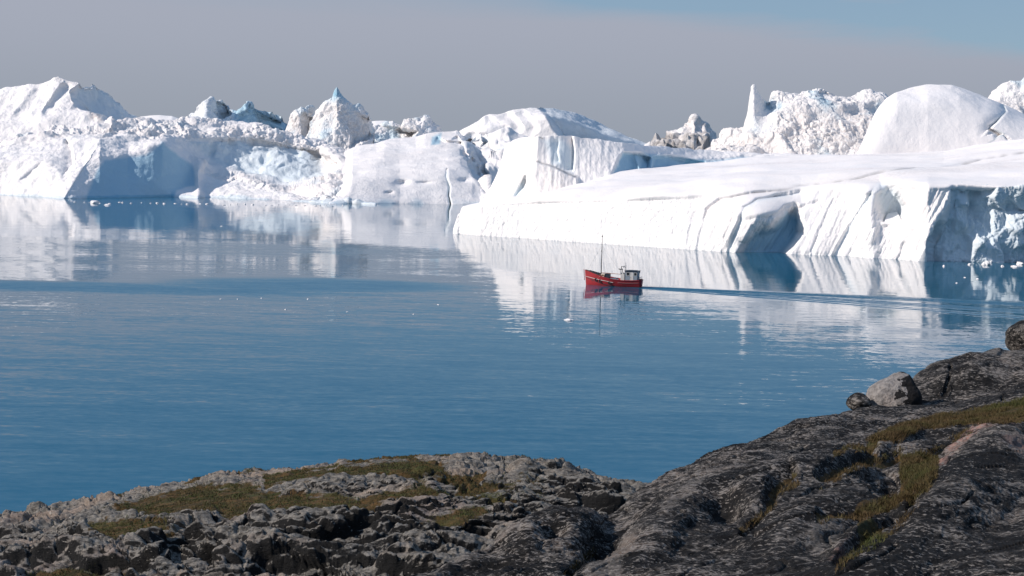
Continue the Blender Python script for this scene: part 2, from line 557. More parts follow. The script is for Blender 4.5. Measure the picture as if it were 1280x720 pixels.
# --- the near tabular berg
def near_berg():
    Wl = [(574, 292.5), (600, 294.5), (650, 297.5), (700, 301), (750, 304.5), (800, 308), (860, 312), (930, 316), (1000, 318), (1100, 322), (1160, 328), (1290, 331), (1420, 336)]
    E1 = [(574, 268), (580, 260), (610, 256), (700, 252), (800, 248), (870, 244), (905, 240), (940, 238), (1000, 236), (1100, 234), (1160, 233), (1225, 232), (1290, 230), (1420, 228)]
    D0 = [(x, float(water_D(x, y))) for x, y in Wl]
    def dd(extra): return [(x, d + e) for (x, d), e in zip(D0, extra)]
    E1D = dd([3, 3, 4, 5, 5, 6, 9, 14, 16, 14, 6, 4, 4])
    E2 = [(574, 266), (580, 257), (610, 250), (660, 246), (700, 242), (800, 234), (900, 224), (1000, 219), (1100, 217), (1200, 216), (1290, 212), (1420, 208)]
    E2D = [(574, 497), (650, 485), (700, 478), (800, 466), (900, 455), (1000, 452), (1100, 448), (1290, 436), (1420, 430)]
    E3 = [(574, 265), (580, 255.5), (610, 248.5), (660, 240), (700, 232), (760, 215), (800, 209), (880, 203), (950, 196), (1000, 193), (1080, 190), (1180, 186), (1290, 170), (1420, 160)]
    E3D = [(574, 500), (610, 505), (700, 520), (800, 540), (900, 560), (1000, 570), (1290, 560), (1420, 560)]
    strata = [([(905, 330), (918, 290), (930, 262), (945, 252), (985, 244), (1010, 238)], 5, 3.2),
              ([(868, 330), (876, 290), (884, 264), (900, 252), (940, 243), (975, 240)], 4, 2.2),
              ([(855, 330), (862, 285), (872, 262)], 3, 1.2),
              ([(898, 330), (908, 290), (918, 268), (938, 254)], 3, 1.5),
              ([(1036, 330), (1050, 305), (1068, 272), (1085, 246), (1096, 232)], 5, 4.2),
              ([(1055, 332), (1068, 305), (1082, 275)], 4, 2.0),
              ([(1072, 333), (1088, 300)], 3, 1.6), ([(1092, 334), (1097, 312)], 3, 1.5), ([(1117, 336), (1126, 316), (1130, 300)], 3, 2.0),
              ([(1010, 330), (1024, 290), (1045, 245)], 3, .9), ([(1142, 330), (1156, 280), (1166, 245)], 4, 1.6),
              ([(1156, 335), (1162, 300), (1185, 262), (1190, 240)], 6, 5.0), ([(1125, 334), (1140, 292), (1172, 236)], 4, 1.3),
              ([(945, 322), (955, 290), (972, 274), (1000, 262), (1030, 250)], 3, 1.0)]
    def feat(px, py):
        # cove: a rounded shoulder that turns away from the sun
        d = pmask(px, py, [(925, 322), (926, 302), (944, 292), (966, 284), (982, 264), (992, 262), (998, 276), (1000, 292), (990, 306), (975, 322)], 8) * (0 + 12 * ramp(px, py, (930, 270), (990, 318)))
        d -= 6 * np.exp(-((px - 925) / 45) ** 2 - ((py - 280) / 28) ** 2) + 6 * np.exp(-((px - 958) / 30) ** 2 - ((py - 268) / 15) ** 2)
        # buttress with a shaded flank
        d -= 9 * np.exp(-((px - 1088) / 20) ** 2) * sstep(228, 244, py) * (1 - .4 * sstep(280, 320, py))
        d += pmask(px, py, [(1098, 235), (1118, 235), (1130, 258), (1126, 274), (1106, 276), (1098, 262)], 6) * 12 * ramp(px, py, (1094, 240), (1128, 268))
        # shaded rugged end
        d += 10 * pmask(px, py, [(1160, 336), (1162, 302), (1188, 258), (1190, 236), (1440, 226), (1440, 345)], 5) * (.35 + 1.0 * ramp(px, py, (1160, 0), (1330, 0))) * (.15 + .85 * sstep(228, 266, py))
        for pts, w, a in strata:
            fade = sstep(334, 326, py) * 0 + 1
            d += a * .60 * ledge(px, py, pts, w, .15, 3.6) * fade
        # a gentle swing of the wall in plan, and fine lines that follow the layering
        d += 1.3 * np.sin(px / 17.0 + py / 40) * sstep(840, 880, px) * .5
        # plateau seam
        return d
    def rough(P, N, px, py, w):
        face = sstep(.80, .45, N[..., 2])
        front = w
        rug = pmask(px, py, [(1150, 340), (1162, 302), (1188, 258), (1190, 232), (1440, 224), (1440, 345)], 8)
        fl = fbm(P * (.9, .9, .22), 4, .55, 1) * .35 + fbm(P * (.35, .35, .12), 3, .5, 5) * .5
        dim = -np.abs(fbm(P * (1.1, 1.1, .45), 2, .5, 8)) * .7
        ll = (px + (py - 250) * .52)
        layer = perlin(np.stack([ll * .11, py * .012, zeros(px)], -1), 21) * .8 + perlin(np.stack([ll * .28, py * .02, zeros(px)], -1), 22) * .35
        layer *= sstep(850, 930, px)
        top = fbm(P * .05, 3, .5, 3) * .6 + fbm(P * (.012, .03, .03), 4, .5, 13) * 3.4
        # low swells of the snow plateau
        d = face * front * (fl * .6 + dim * .55 + layer * (1 - rug)) + (1 - face) * top
        rg = rubble(P * (.11, .11, .07), 4, .35, 11) * 5.0 + rubble(P * (.26, .26, .15), 5, .35, 11) * 2.2 + fbm(P * (.5, .5, .3), 4, .6, 6, True) * .8
        d = d + rug * front * rg * sstep(.95, .6, N[..., 2])
        seam = groove(px, py, [(985, 236), (1020, 232), (1060, 228), (1095, 222), (1130, 217), (1170, 210), (1200, 203), (1230, 197), (1262, 192), (1300, 187)], 1.0, .1)
        seam2 = groove(px, py, [(1125, 217), (1190, 208), (1290, 194)], .6, .1) + groove(px, py, [(1160, 214), (1240, 206), (1290, 203)], .5, .2)
        seam3 = groove(px, py, [(900, 249), (940, 243), (985, 238), (1003, 234)], 1.3, .25)
        nse = .55 + .9 * perlin(np.stack([px * .11, py * .11, zeros(px)], -1), 31)
        dark = np.clip((seam * 1.0 + seam2 * .6) * nse, 0, 1) * .55 + seam3 * .35
        d -= np.clip(seam + .5 * seam2, 0, 1) * .5
        blue = .36 * rug * sstep(.8, .3, N[..., 2]) + .35 * ledge(px, py, strata[0][0], 4) + .35 * ledge(px, py, strata[4][0], 5) + .8 * pmask(px, py, [(925, 322), (944, 292), (966, 284), (982, 264), (998, 276), (995, 300), (975, 322)], 4)  # cove and rugged end: their blue shade is painted in; strata steps bluer
        dirt = sstep(.0, .5, fbm(P * (.012, .05, .03), 4, .55, 9)) * .34 * (1 - face)
        blue = blue + .3 * pmask(px, py, [(1098, 235), (1118, 235), (1130, 258), (1126, 274), (1106, 276)], 6)  # bluish shade of the buttress flank, put into the colour
        dirt = dirt + .10 * pmask(px, py, [(930, 262), (1000, 240), (1010, 262), (960, 285), (935, 290)], 6)
        return d, ice_attrs(px, blue, dirt, dark)
    return berg('iceberg', 'long low tabular iceberg nearest the boat with a layered white cliff and snow plateau', M_NEAR, 572, 1420, 1100,
                [(Wl, 'water'), (E1, E1D), (E2, E2D), (E3, E3D)], [150, 40, 60], rough, feat, (5, 1.2), back=60)


near_berg()


# --- ridge standing at the back of the plateau
def wall_berg():
    W0 = [(590, 256), (612, 254), (640, 252), (665, 249), (720, 238), (760, 222), (800, 214), (850, 214), (900, 203), (960, 196), (1010, 193)]
    D0 = [(590, 550), (612, 543), (640, 532), (668, 522), (700, 520), (760, 522), (800, 527), (900, 560), (1010, 580)]
    T = [(590, 257), (604, 250), (612, 236), (622, 215), (631, 182), (636, 177), (652, 170.5), (665, 168.5), (674, 169.5), (690, 168.5), (705, 168.5), (740, 172), (772, 177), (800, 181), (850, 184), (880, 187), (930, 190.5), (1010, 193)]
    TD = [(590, 554), (631, 545), (668, 528), (705, 529), (780, 536), (880, 575), (1010, 592)]
    W0 = [(x, y + 4) for x, y in W0]
    mid = [(x, 0) for x in range(590, 1011, 10)]
    def feat(px, py):
        d = ledge(px, py, [(671, 168), (669, 200), (664, 235), (655, 250)], 10, .0, 2.5) * 1.5
        # lower-front slab with a dark edged top
        d -= pmask(px, py, [(669, 202), (690, 208), (722, 221), (724, 250), (640, 256), (655, 235)], 2.0) * 3
        d += pmask(px, py, [(656, 220), (658, 228), (655, 250), (636, 254), (645, 240)], 2) * 5 * ramp(px, py, (640, 0), (658, 0))
        d += ledge(px, py, [(715, 165), (718, 190), (716, 216)], 7, .1) * 4
        d += ledge(px, py, [(698, 172), (697, 190), (700, 206)], 6, .2) * 1.6
        # blue scalloped alcoves
        d += pmask(px, py, [(766, 218), (772, 200), (780, 191), (800, 192), (812, 198), (812, 220)], 3) * 6 * (.2 + ramp(px, py, (766, 0), (812, 0)))
        d += pmask(px, py, [(814, 220), (817, 197), (835, 195), (858, 199), (880, 204), (880, 220)], 3) * 5 * (.9 + .3 * ramp(px, py, (814, 0), (850, 0)))
        d -= np.exp(-(np.abs(px - 796 - (py - 200) * .3) / 3.0) ** 2) * 4 * sstep(192, 200, py)
        d += pmask(px, py, [(850, 210), (858, 202), (880, 199), (930, 196), (950, 198), (900, 206)], 3) * 3.5 * (.2 + ramp(px, py, (850, 0), (950, 0)))
        return d
    def rough(P, N, px, py, w):
        d = fbm(P * (.14, .14, .06), 4, .5, 2) * .9 + perlin(np.stack([px * .22, py * .015, zeros(px)], -1), 4) * (.08 + .14 * sstep(660, 690, px)) * sstep(.9, .5, N[..., 2])
        d += fbm(P * (.5, .5, .2), 3, .5, 12) * .25
        edge = groove(px, py, [(668, 200), (690, 208), (722, 221)], 1.1, .04)
        edge2 = groove(px, py, [(671, 168), (678, 173)], 1.2, 0) * .6
        stain = pmask(px, py, [(669, 203), (722, 222), (715, 246), (655, 246)], 3) * (.35 + .9 * perlin(np.stack([px * .35, py * .03, zeros(px)], -1), 9))
        blue = .75 * pmask(px, py, [(766, 218), (778, 191), (812, 192), (880, 200), (880, 220)], 3) + .5 * pmask(px, py, [(850, 208), (858, 202), (930, 196), (950, 198), (900, 206)], 2)
        blue = blue + .35 * pmask(px, py, [(680, 175), (700, 172), (717, 185), (717, 215), (690, 205)], 5) + .4 * pmask(px, py, [(656, 220), (655, 250), (636, 254)], 3)
        return d * w, ice_attrs(px, blue, np.clip(stain, 0, 1) * .55, edge * .6 + edge2)
    return berg('iceberg', 'tall white ice wall with a dark edged step standing behind the long tabular iceberg', M_NEAR, 588, 1010, 640,
                [(W0, D0), (T, TD)], [150], rough, feat, (1.5, .8), back=60, bottom=-4)


wall_berg()


# --- white dome, its neighbour, rubble ridge with the spire, small dirty berg
def dome_berg():
    T = [(1066, 200), (1073, 190), (1078, 178), (1085, 160), (1093, 141), (1100, 128), (1108, 117.5), (1120, 109), (1135, 104.5), (1155, 101), (1175, 99), (1190, 99.5), (1205, 104), (1225, 113), (1245, 122), (1262, 131), (1290, 144), (1340, 165), (1420, 190)]
    B = [(1066, 202), (1075, 200), (1110, 200), (1200, 200), (1290, 190), (1420, 200)]
    Mid = [(1066, 201), (1073, 192), (1080, 180), (1090, 160), (1100, 146), (1120, 132), (1160, 125), (1200, 128), (1230, 138), (1270, 150), (1420, 195)]
    def feat(px, py):
        d = 5 * ledge(px, py, [(1253, 128), (1258, 140), (1246, 153), (1238, 160), (1252, 168), (1242, 175)], 5, .12)
        return d
    def rough(P, N, px, py, w):
        d = fbm(P * .045, 3, .45, 2) * 1.3 + fbm(P * .3, 3, .5, 4) * .12
        ln = groove(px, py, [(1253, 128), (1258, 140), (1246, 153), (1232, 158)], 1.0, .1) + .7 * groove(px, py, [(1240, 160), (1256, 168), (1230, 182)], .9, .15)
        ln += .8 * groove(px, py, [(1246, 182), (1280, 174), (1320, 166)], .9, .1)
        return d * w, ice_attrs(px, ln * .5, ln * .3 + .10 * sstep(150, 175, py) * sstep(1180, 1250, px), ln * .35)
    return berg('iceberg', 'smooth rounded snow dome rising behind the plateau at right', M_SMOOTH, 1064, 1420, 460,
                [(B, 560), (Mid, [(1066, 566), (1290, 572), (1420, 572)]), (T, [(1066, 572), (1150, 600), (1290, 610), (1420, 610)])], [60, 110], rough, feat, (14, 1.5), back=70)


dome_berg()


def right_edge_berg():
    T = [(1205, 150), (1222, 138), (1236, 121), (1243, 113), (1250, 105), (1258, 99.5), (1268, 98), (1290, 96), (1330, 92), (1360, 110), (1400, 150)]
    B = [(1205, 160), (1400, 170)]
    def rough(P, N, px, py, w):
        d = rubble(P * .05, 2) * 3.5 + fbm(P * .12, 4, .55, 3) * 3
        return d * w, ice_attrs(px, .35 * sstep(0, .4, fbm(P * .08, 3, .5, 7)), .5 * sstep(118, 128, py))
    return berg('iceberg', 'lumpy pale iceberg cut by the right edge of the picture behind the snow dome', M_DIRTY, 1205, 1400, 240,
                [(B, 700), (T, 730)], [90], rough, None, (3, 1), back=60)


right_edge_berg()


def spire_berg():
    T = [(876, 196), (886, 187), (893, 178), (902, 170), (912, 164.5), (925, 160), (930, 159), (932, 150), (934, 138), (936, 120), (938.5, 107), (941, 103.5), (944, 104), (946, 109), (950, 117), (954, 123), (959, 127), (962, 126), (966, 119), (972, 113.5), (978, 114), (990, 117), (1003, 116), (1015, 112), (1026, 110.5), (1036, 115), (1046, 122), (1058, 123), (1072, 122), (1080, 117), (1088, 115.5), (1096, 119), (1103, 122), (1115, 140), (1125, 190)]
    B = [(876, 200), (1125, 204)]
    Mid = [(876, 199), (890, 190), (905, 180), (932, 172), (945, 165), (985, 150), (1030, 146), (1080, 150), (1100, 158), (1125, 197)]
    def feat(px, py):
        d = pmask(px, py, [(954, 118), (960, 128), (968, 118), (970, 124), (964, 138), (956, 136)], 3) * 6
        d += 8 * ledge(px, py, [(1026, 110), (1034, 116), (1046, 122)], 5, .1)
        d -= 4 * np.exp(-((px - 942) / 9) ** 2) * sstep(170, 120, py)
        return d
    def rough(P, N, px, py, w):
        sp = sstep(974, 958, px) * sstep(178, 156, py) * sstep(922, 932, px)
        msk = .45 + .55 * sstep(-.15, .3, fbm(P * .035, 3, .5, 14))
        g = rubble(P * (.035, .035, .05), 3, .4, 14) * 4.5 + (rubble(P * .12, 4, .35, 19) * 1.5 + rubble(P * .33, 5, .3, 19) * 1.0 + fbm(P * .5, 4, .6, 15) * .8) * msk
        d = g * (1 - .8 * sp) + fbm(P * .07, 5, .55, 6) * 2.2 * (1 - .5 * sp)
        dirt = (.55 + .8 * fbm(P * .05, 4, .55, 8)) * (1 - sp) * sstep(108, 150, py)
        blue = .7 * sstep(.1, .5, fbm(P * .07, 3, .5, 12)) * (1 - .6 * sp) + .5 * pmask(px, py, [(954, 118), (960, 128), (970, 120), (964, 138), (956, 136)], 2)
        return d * w, ice_attrs(px, blue, dirt * .8)
    return berg('iceberg', 'jagged dirty rubble iceberg with a slender white spire at its left end', M_DIRTY, 876, 1125, 560,
                [(B, 628), (Mid, 648), (T, [(876, 660), (932, 668), (950, 668), (1125, 675)])], [110, 130], rough, feat, (2.5, .6), back=50)


spire_berg()


def small_dirty_berg():
    T = [(806, 182), (815, 177), (830, 171), (840, 165), (852, 158), (860, 154), (865, 152), (866.5, 145.5), (869, 146), (870.5, 152), (880, 155), (888, 158), (893, 164), (897, 170), (905, 182)]
    B = [(806, 188), (905, 192)]
    def rough(P, N, px, py, w):
        dk = pmask(px, py, [(812, 190), (816, 174), (832, 168), (856, 170), (884, 167), (890, 178), (880, 192)], 3)
        d = rubble(P * .055, 6) * 6 + rubble(P * .16, 7) * 4.0 * (.4 + dk) + fbm(P * .1, 4, .5, 3) * 2.0
        dn = fbm(P * .09, 4, .55, 5)
        return d * w, ice_attrs(px, .0 * px, .55 + dn, dk * np.clip(.55 + 1.2 * dn, 0, .85))
    return berg('iceberg', 'small dirty iceberg with dark debris, far off left of the spire', M_DIRTY, 806, 905, 260,
                [(B, 940), (T, 985)], [100], rough, None, (2, .6), back=60)


small_dirty_berg()


# --- middle: dome with the shaded right flank, and the smooth berg with the crack
def mid_dome():
    T = [(560, 175), (575, 164), (590, 156), (600, 150.5), (606, 144), (612, 141.5), (622, 142), (628, 141), (636, 137), (650, 133), (662, 130.5), (672, 130), (690, 131.5), (705, 134), (720, 139), (740, 147), (755, 154), (772, 162), (790, 170), (805, 175.5), (830, 181), (850, 186), (880, 190)]
    B = [(560, 200), (880, 205)]
    Mid = [(560, 185), (600, 165), (650, 150), (690, 146), (740, 160), (800, 180), (880, 195)]
    D2 = [(560, 880), (620, 890), (680, 900), (760, 930), (880, 960)]
    def feat(px, py):
        d = pmask(px, py, [(672, 129), (682, 142), (692, 160), (702, 172), (730, 176), (850, 190), (840, 176), (790, 165), (745, 143), (700, 128)], 3) * (10 + 75 * ramp(px, py, (675, 140), (810, 178)))
        d += 8 * ledge(px, py, [(630, 136), (646, 150), (655, 165)], 10, .25, 5) + 5 * ledge(px, py, [(606, 142), (620, 152), (640, 160)], 9, .25, 5) + 6 * ledge(px, py, [(650, 132), (664, 148), (676, 165)], 12, .25, 5)
        d += 4 * ledge(px, py, [(580, 163), (600, 168), (625, 176)], 8, .25, 5)
        return d
    def rough(P, N, px, py, w):
        d = fbm(P * (.02, .02, .03), 4, .42, 2) * 5 + fbm(P * .12, 4, .55, 5) * .8
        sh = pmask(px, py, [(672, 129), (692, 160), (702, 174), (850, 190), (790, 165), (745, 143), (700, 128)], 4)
        return d * w, ice_attrs(px, .25 * sh, .25 * sh * sstep(0, .4, fbm(P * .1, 3, .5, 8)))  # shade of the right flank tinted into the ice, patchy dirt within it
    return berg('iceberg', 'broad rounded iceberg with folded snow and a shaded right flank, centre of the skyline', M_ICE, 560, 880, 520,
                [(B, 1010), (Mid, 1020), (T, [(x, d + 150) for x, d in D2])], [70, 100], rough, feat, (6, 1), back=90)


mid_dome()


def middle_berg():
    Wl = [(412, 255.5), (440, 254.5), (500, 254.5), (560, 255.5), (600, 256), (660, 258)]
    E1 = [(412, 253), (428, 240), (440, 226), (470, 220), (520, 218), (560, 218), (590, 222), (604, 232), (660, 250)]
    E2 = [(412, 251), (428, 225), (440, 203), (480, 194), (540, 190), (575, 188), (588, 196), (600, 214), (660, 246)]
    T = [(412, 249), (422, 205), (432, 186), (450, 181), (470, 178.5), (482, 174), (495, 171.5), (520, 170), (532, 165.5), (548, 163.5), (570, 161.5), (585, 164), (600, 163), (620, 160), (645, 160), (660, 165)]
    D0 = [(x, float(water_D(x, y))) for x, y in Wl]
    crack = [(559, 212), (558, 222), (562, 234), (561, 245), (564, 258)]
    def feat(px, py):
        d = 22 * pmask(px, py, [(585, 204), (591, 198), (598, 215), (609, 235), (612, 246), (606, 244), (590, 222)], 2) * (.3 + ramp(px, py, (584, 0), (612, 0)))
        d += 6 * groove(px, py, crack, 1.1, .05) + 2 * ledge(px, py, crack, 8, .05)
        # cavities and facets
        for cx, cy, rx, ry, a in ((503, 229, 8, 4, 5), (480, 207, 14, 3, 4), (530, 229, 10, 2.5, 3), (486, 242, 5, 2, 4), (580, 226, 6, 3, 3), (445, 216, 8, 2, 3), (548, 200, 12, 2, 3)):
            d += a * np.exp(-((px - cx) / rx) ** 2 - ((py - cy) / ry) ** 2)
        # crevassed shoulder on the right
        for pts, a, wd in (([(570, 168), (580, 182), (584, 196)], 9, 7), ([(588, 166), (598, 184), (606, 204), (612, 225)], 16, 10), ([(604, 164), (618, 186), (624, 200)], 14, 8), ([(600, 190), (614, 194), (628, 196)], 7, 6), ([(545, 170), (556, 176), (580, 178)], 7, 5), ([(590, 206), (600, 212), (612, 216)], 6, 5)):
            d += a * ledge(px, py, pts, wd, .12)
        return d
    def rough(P, N, px, py, w):
        d = fbm(P * (.022, .03, .05), 4, .45, 12) * 2.6 + fbm(P * (.09, .12, .16), 4, .5, 15) * .7
        sh = pmask(px, py, [(575, 165), (640, 160), (640, 200), (608, 250), (585, 205)], 8)
        d = d + sh * (rubble(P * .06, 8) * 6 + fbm(P * .06, 3, .5, 3, True) * 3)
        low = sstep(246, 254, py)
        dirt = .22 * sstep(-.1, .5, fbm(P * .02, 4, .5, 17))
        blue = .35 * sh * sstep(-.1, .4, fbm(P * .07, 3, .5, 18)) + .6 * low * sstep(-.05, .35, fbm(P * (.05, .05, .02), 3, .5, 19)) + .5 * groove(px, py, crack, 2) + .8 * pmask(px, py, [(540, 171), (552, 167), (550, 180), (539, 181)], 2)
        return d * w, ice_attrs(px, blue, dirt, .45 * groove(px, py, crack, .9, .05))
    return berg('iceberg', 'broad smooth cream iceberg with a thin vertical crack, left of the long tabular one', M_ICE, 412, 660, 520,
                [(Wl, 'water'), (E1, [(x, d + 26) for x, d in D0]), (E2, [(x, d + 72) for x, d in D0]), (T, [(x, d + 130) for x, d in D0])], [70, 40, 60], rough, feat, (5, 1), back=80)


middle_berg()


# --- left: rubble berg with the shaded bay, and what stands behind it
def left_front_berg():
    Wl = [(-90, 241), (0, 243.5), (50, 246), (90, 249), (150, 250.5), (220, 251.5), (300, 252.5), (370, 253.5), (440, 254.5), (470, 256)]
    E1 = [(-90, 200), (0, 200), (50, 202), (85, 212), (105, 206), (125, 193), (160, 196), (180, 188), (192, 181), (203, 178), (214, 184), (225, 193), (240, 204), (270, 217), (300, 228), (350, 240), (400, 244), (440, 248), (470, 256)]
    E2 = [(-90, 184), (0, 184), (50, 171), (100, 165), (150, 168), (190, 165), (207, 167), (240, 172), (300, 172), (350, 178), (400, 190), (440, 205), (470, 250)]
    T = [(-90, 176), (0, 177), (20, 172), (40, 168), (60, 164), (85, 161), (105, 158), (125, 152), (135, 146), (140, 143), (144, 150), (152, 153), (170, 153), (185, 150.5), (205, 150), (222, 148), (240, 145), (262, 148), (290, 150), (320, 155), (345, 164), (365, 172), (400, 176), (425, 188), (440, 196), (470, 248)]
    D0 = [(x, float(water_D(x, y))) for x, y in Wl]
    dm = 772
    E1D = [(-90, dm + 24), (40, dm + 14), (78, dm + 4), (105, dm + 4), (200, dm + 4), (240, dm + 6), (300, dm + 14), (470, dm + 10)]
    E2D = [(-90, dm + 50), (100, dm + 55), (207, dm + 60), (240, dm + 62), (300, dm + 85), (400, dm + 105), (470, dm + 60)]
    TD = [(-90, dm + 100), (150, dm + 105), (260, dm + 140), (400, dm + 150), (470, dm + 100)]
    def feat(px, py):
        e1 = pl(E1, px); tt = pl(T, px)
        up = np.clip((py - tt) / np.maximum(e1 - tt, 1), 0, 1)          # 0 skyline, 1 cliff edge and below
        up = up * up * (3 - 2 * up)
        xl = 80 + (248 - py) * .62
        up = .18 + .82 * up
        d = 74 * np.clip((px - xl) / 150, 0, 1.02) ** .8 * (1 - np.clip((px - 246) / 165, 0, 1) ** 1.2) * up
        d -= 10 * np.exp(-((px - 248) / 5) ** 2) * sstep(200, 215, py) * sstep(258, 240, py)
        # lit foot at the water
        d -= 24 * np.clip((px - 214) / 32, 0, 1) * sstep(258, 247, px) * sstep(238, 253, py)
        # shaded hollow behind the lip
        d += pmask(px, py, [(215, 176), (240, 172), (300, 170), (360, 178), (400, 190), (420, 205), (405, 225), (360, 236), (320, 228), (270, 212), (236, 196)], 7) * (44 * ramp(px, py, (215, 180), (420, 215)) )
        # ribs and shaded streaks of the left slope
        d += 7 * ledge(px, py, [(82, 172), (90, 186), (92, 206), (78, 222)], 7, .12) + 4 * ledge(px, py, [(57, 200), (40, 215), (18, 232)][::-1], 8, .25, 4)
        return d
    def rough(P, N, px, py, w):
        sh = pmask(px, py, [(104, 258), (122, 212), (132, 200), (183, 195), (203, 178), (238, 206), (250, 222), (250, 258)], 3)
        rub = pmask(px, py, [(-90, 188), (0, 185), (60, 172), (110, 166), (140, 175), (185, 176), (215, 172), (300, 176), (350, 183), (400, 194), (430, 210), (445, 245), (400, 246), (405, 225), (420, 205), (470, 190), (400, 165), (100, 130), (-90, 160)], 6)
        lip = pmask(px, py, [(236, 198), (270, 210), (320, 226), (360, 236), (405, 226), (445, 235), (450, 258), (400, 250), (345, 242), (300, 232), (262, 222)], 4)
        hollow = pmask(px, py, [(240, 178), (300, 176), (360, 184), (400, 196), (405, 222), (360, 232), (320, 224), (270, 208)], 6)
        amt = np.clip(rub + lip, 0, 1)
        msk = .25 + .75 * sstep(-.15, .3, fbm(P * .03, 3, .5, 24))
        g = rubble(P * (.05, .05, .07), 8, .4, 15) * 3.6 + (rubble(P * .14, 3, .35, 19) * 2.2 + rubble(P * .34, 4, .3, 19) * 1.3 + fbm(P * .5, 3, .6, 25) * .8) * msk
        soft = fbm(P * (.035, .035, .03), 4, .5, 2) * 3.6 + fbm(P * .15, 4, .55, 5) * 1.3
        d = soft * (1 - .55 * sh) + g * amt * (1 - sh) + hollow * (rubble(P * .09, 9) * 2.0 + fbm(P * .06, 3, .5, 7, True) * 1.6)
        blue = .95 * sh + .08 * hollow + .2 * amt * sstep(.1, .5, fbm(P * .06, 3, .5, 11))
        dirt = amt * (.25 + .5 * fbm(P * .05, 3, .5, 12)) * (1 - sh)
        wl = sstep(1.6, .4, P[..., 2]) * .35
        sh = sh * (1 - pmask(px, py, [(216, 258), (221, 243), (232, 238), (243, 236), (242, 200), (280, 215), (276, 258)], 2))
        blue = .75 * sh + .35 * hollow + .3 * amt * sstep(.1, .5, fbm(P * .06, 3, .5, 11))  # blue shade of bay and hollow painted into the colour, lit foot left out
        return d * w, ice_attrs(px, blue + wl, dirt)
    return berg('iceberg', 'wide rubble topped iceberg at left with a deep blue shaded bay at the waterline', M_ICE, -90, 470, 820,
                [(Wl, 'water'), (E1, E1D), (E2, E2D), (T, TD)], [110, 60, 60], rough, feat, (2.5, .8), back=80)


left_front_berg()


def left_peak():
    T = [(-90, 124), (-40, 116), (0, 110.5), (15, 107), (28, 103), (45, 102), (54, 100), (60, 96.5), (66, 92), (73, 90), (80, 92), (88, 95.5), (97, 99), (104, 103.5), (110, 101.5), (118, 101), (126, 104), (134, 110), (145, 121), (156, 132), (167, 142), (176, 149), (184, 156), (200, 168)]
    B = [(-90, 200), (200, 200)]
    Mid = [(-90, 160), (0, 152), (60, 140), (110, 145), (150, 150), (200, 180)]
    D2 = [(-90, 980), (60, 960), (100, 958), (140, 985), (200, 1010)]
    def feat(px, py):
        d = pmask(px, py, [(103, 104), (112, 100), (130, 105), (150, 124), (190, 160), (150, 158), (128, 147), (112, 140), (100, 128), (94, 122), (90, 114)], 3) * (8 + 85 * ramp(px, py, (92, 118), (178, 152)))
        d += 7 * ledge(px, py, [(85, 98), (70, 116), (58, 132), (52, 146)][::-1], 14, .2, 5) + 5 * ledge(px, py, [(95, 122), (112, 138), (122, 152)], 7, .15, 3)
        d += 5 * ledge(px, py, [(56, 99), (40, 118), (10, 150)][::-1], 14, .25, 6)
        return d
    def rough(P, N, px, py, w):
        d = fbm(P * (.014, .014, .02), 4, .5, 2) * 8 + fbm(P * .07, 5, .55, 5) * 2.6
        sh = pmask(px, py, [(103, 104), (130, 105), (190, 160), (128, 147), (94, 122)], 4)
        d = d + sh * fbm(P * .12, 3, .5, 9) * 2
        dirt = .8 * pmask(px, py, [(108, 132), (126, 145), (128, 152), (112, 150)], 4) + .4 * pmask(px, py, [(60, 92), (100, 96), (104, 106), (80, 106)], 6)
        return d * w, ice_attrs(px, .25 * sh, dirt)  # shoulder's shade added to the colour as a faint blue
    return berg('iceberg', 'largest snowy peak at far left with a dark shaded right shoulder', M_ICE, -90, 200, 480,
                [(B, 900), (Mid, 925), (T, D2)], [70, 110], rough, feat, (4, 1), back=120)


left_peak()


def peaks_berg():
    T = [(205, 160), (225, 150), (238, 143), (244, 138), (252, 130), (258, 125), (263, 123), (270, 124.5), (278, 126), (284, 130), (288, 137), (296, 136), (301, 132), (306, 127.5), (309, 126.5), (314, 131), (322, 137), (330, 139), (338, 141), (345, 145), (352, 147), (357, 155), (364, 168), (370, 178)]
    B = [(205, 176), (370, 190)]
    def feat(px, py):
        d = pmask(px, py, [(266, 124), (284, 129), (288, 142), (278, 150), (266, 140)], 2) * (4 + 24 * ramp(px, py, (264, 0), (288, 0)))
        d += pmask(px, py, [(309, 127), (324, 138), (357, 150), (364, 175), (320, 165), (296, 150), (300, 142), (312, 140)], 4) * (4 + 40 * ramp(px, py, (300, 135), (362, 165)))
        d -= 16 * np.exp(-((px - 258) / 12) ** 2)
        return d
    def rough(P, N, px, py, w):
        d = rubble(P * (.045, .045, .03), 3, .4, 16) * 4.0 + rubble(P * .12, 4, .3, 18) * 2.2 + rubble(P * .3, 5, .3, 18) * .8 + fbm(P * .08, 4, .5, 6) * 1.8
        bl = .2 + .55 * pmask(px, py, [(288, 135), (309, 127), (357, 150), (364, 175), (300, 165)], 5)
        return d * w * .9, ice_attrs(px, bl, .25 * sstep(.1, .4, fbm(P * .06, 3, .5, 8)))
    return berg('iceberg', 'pair of small bluish ice peaks rising behind the left rubble, white lit tip on one', M_ICE, 205, 370, 420,
                [(B, 1060), (T, 1095)], [120], rough, feat, (1.5, .6), back=60)


peaks_berg()


